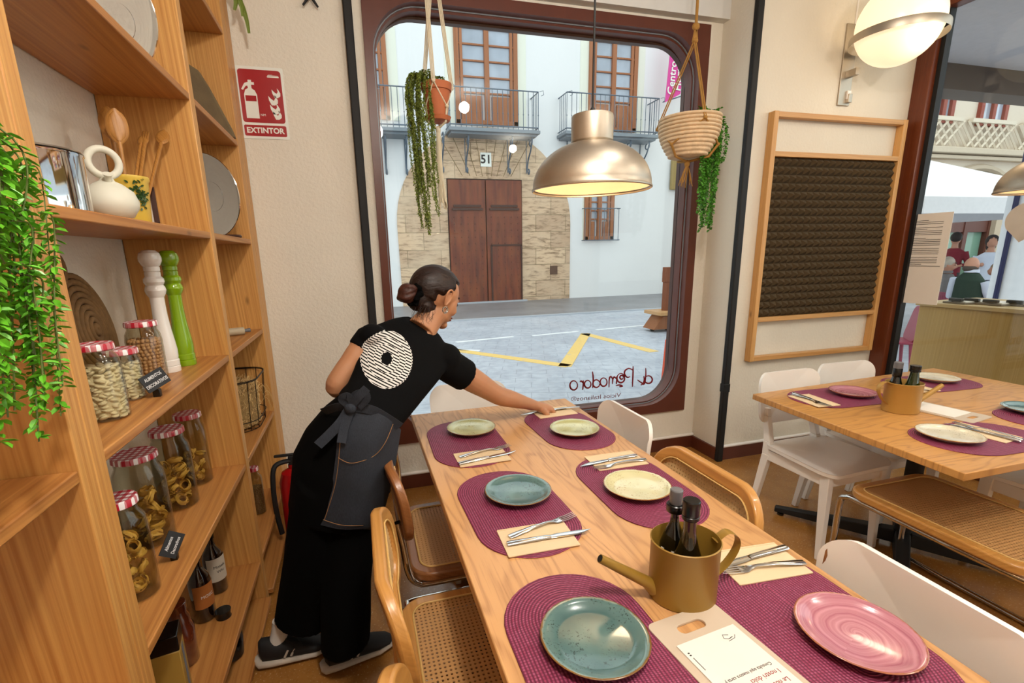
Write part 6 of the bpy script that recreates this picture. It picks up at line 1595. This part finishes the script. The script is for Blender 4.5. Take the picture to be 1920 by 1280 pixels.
def stander(x, head, hr, foot_z, shirt, trous, hairc, label, face):
    hc_ = X_(head[0], head[1], x); o = Vector((x, hc_.y, foot_z)); t = thing('person', label, 'person', tuple(o)); H_ = hc_-o; h = H_.z
    ax = Vector((-.45, .89, 0)); fd = Vector(face).normalized(); d_ = Vector((.89, .45, 0)); sz = Vector((0, 0, h-hr*2.1)); hz = Vector((0, 0, h*.56))
    q = MB(); q.ball(H_, (hr*.9, hr*.8, hr*1.15), 14, 10); q.ball(H_+fd*hr*.5-Vector((0, 0, hr*.35)), hr*.55, 10, 8); q.tube([H_-Vector((0, 0, hr)), sz], [hr*.5, hr*.6], 10)
    q.loft([(hz, ax*.15, d_*.11), (hz.lerp(sz, .5), ax*.14, d_*.1), (sz-Vector((0, 0, .06)), ax*.19, d_*.1), (sz+Vector((0, 0, .02)), ax*.08, d_*.06)], 16)
    for s_ in (1, -1): q.tube([hz+ax*.08*s_, ax*.09*s_+Vector((0, 0, h*.3)), ax*.1*s_+Vector((0, 0, .05)), ax*.1*s_+Vector((0, 0, .04))+fd*.12], [.08, .06, .045, .035], 10)
    ar_ = []
    for s_ in (1, -1):
        p = sz+ax*.19*s_-Vector((0, 0, .06)); el = p+ax*.08*s_+Vector((0, 0, -.27)); ha = el-ax*.18*s_-d_*.12+Vector((0, 0, .10 if s_ > 0 else -.06)); ar_.append((p, el, ha)); q.tube([p, el, ha], [.05, .04, .028], 10); q.ball(ha, (.04, .04, .045), 8, 6)
    obj('body', q, M['skinp'], t, remesh=.012, sm=3)
    s2 = MB(); s2.loft([(hz-Vector((0, 0, .08)), ax*.175, d_*.13), (hz.lerp(sz, .5), ax*.165, d_*.12), (sz-Vector((0, 0, .06)), ax*.205, d_*.115), (sz+Vector((0, 0, .025)), ax*.09, d_*.075)], 18)
    for p, el, ha in ar_: s2.tube([p, el, el.lerp(ha, .5)], [.065, .055, .045], 10)
    obj('shirt', s2, shirt, t, remesh=.012, sm=2)
    s3 = MB()
    for s_ in (1, -1): s3.tube([hz+ax*.08*s_, ax*.09*s_+Vector((0, 0, h*.3)), ax*.1*s_+Vector((0, 0, .1))], [.10, .08, .07], 12)
    obj('trousers', s3, trous, t, remesh=.012, sm=2)
    obj('hair', MB().ball(H_-fd*hr*.2+Vector((0, 0, hr*.15)), (hr*1.02, hr*.95, hr*1.15), 14, 10).ball(H_-fd*hr*.3-Vector((0, 0, hr*.8)), (hr*.7, hr*.7, hr*.9), 12, 8) if hairc == 'long' else MB().ball(H_-fd*hr*.2+Vector((0, 0, hr*.25)), (hr*.98, hr*.9, hr*1.05), 14, 10), M['dk_hair'], t)
stander(13.0, (1861, 453), .115, -.15, M['shirtw'], plain('pale_jeans', '#a9c2dc', .8), 'long', 'standing woman in white with long dark hair by the stone pier outside', (-.6, -.6, 0))
stander(13.4, (1793, 447), .115, -.15, plain('maroon_shirt', '#7d1f2c', .8), M['dk_hair'], 'short', 'standing man in a maroon shirt seen from behind outside', (.8, .4, 0))
# red plastic terrace chairs and tables
def terrace_chair(loc, rz, label):
    t = thing('terrace_chair', label, 'chair', loc, rz, 'maroon plastic terrace chairs'); m_ = M['maroon']
    obj('seat', MB().box((0, 0, .44), (.44, .44, .03)), m_, t, bevel=.01)
    obj('backrest', MB().prism(rrect(.46, .42, .08, 6, (0, .66)), 0, .03, lambda u, v, h: (-.22-(v-.45)*.2+h, u, v)), m_, t, bevel=.008)
    for i, j in ((-1, -1), (1, -1), (1, 1), (-1, 1)): obj('leg', MB().tube([(i*.19, j*.19, .43), (i*.23, j*.23, 0)], [.022, .016], 8), m_, t)
    for k in range(5): obj('slat', MB().box((-.262, -.14+.07*k, .68), (.012, .03, .3), rot=(0, -.2, 0)), m_, t, bevel=.004)
    return t
M['maroon'] = plain('maroon_plastic', '#8a2a44', .45)
c1 = at(1680, 640, z=-.15)
terrace_chair((6.45, 4.45, -.15), 2.4, 'maroon plastic terrace chair left of the oak counter')
c2 = at(1815, 545, x=8.1)
tc = terrace_chair((8.35, c2.y, -.15), 0, 'maroon plastic chair under the man in the green vest')
terrace_chair((9.2, c2.y+.62, -.15), -.6, 'maroon plastic chair under the grey-haired woman')
tb_ = thing('terrace_table', 'pale terrace table in front of the seated diners', 'table', (7.4, at(1860, 540, x=7.4).y, -.15))
obj('tabletop', MB().box((0, 0, .72), (.7, .7, .035)), plain('pale_table', '#c79a68', .5), tb_, bevel=.004); obj('pedestal', MB().tube([(0, 0, .03), (0, 0, .7)], .03, 10), M['signw'], tb_); obj('base', MB().lathe([(.25, 0), (.25, .02), (.04, .04)], 20), M['signw'], tb_)
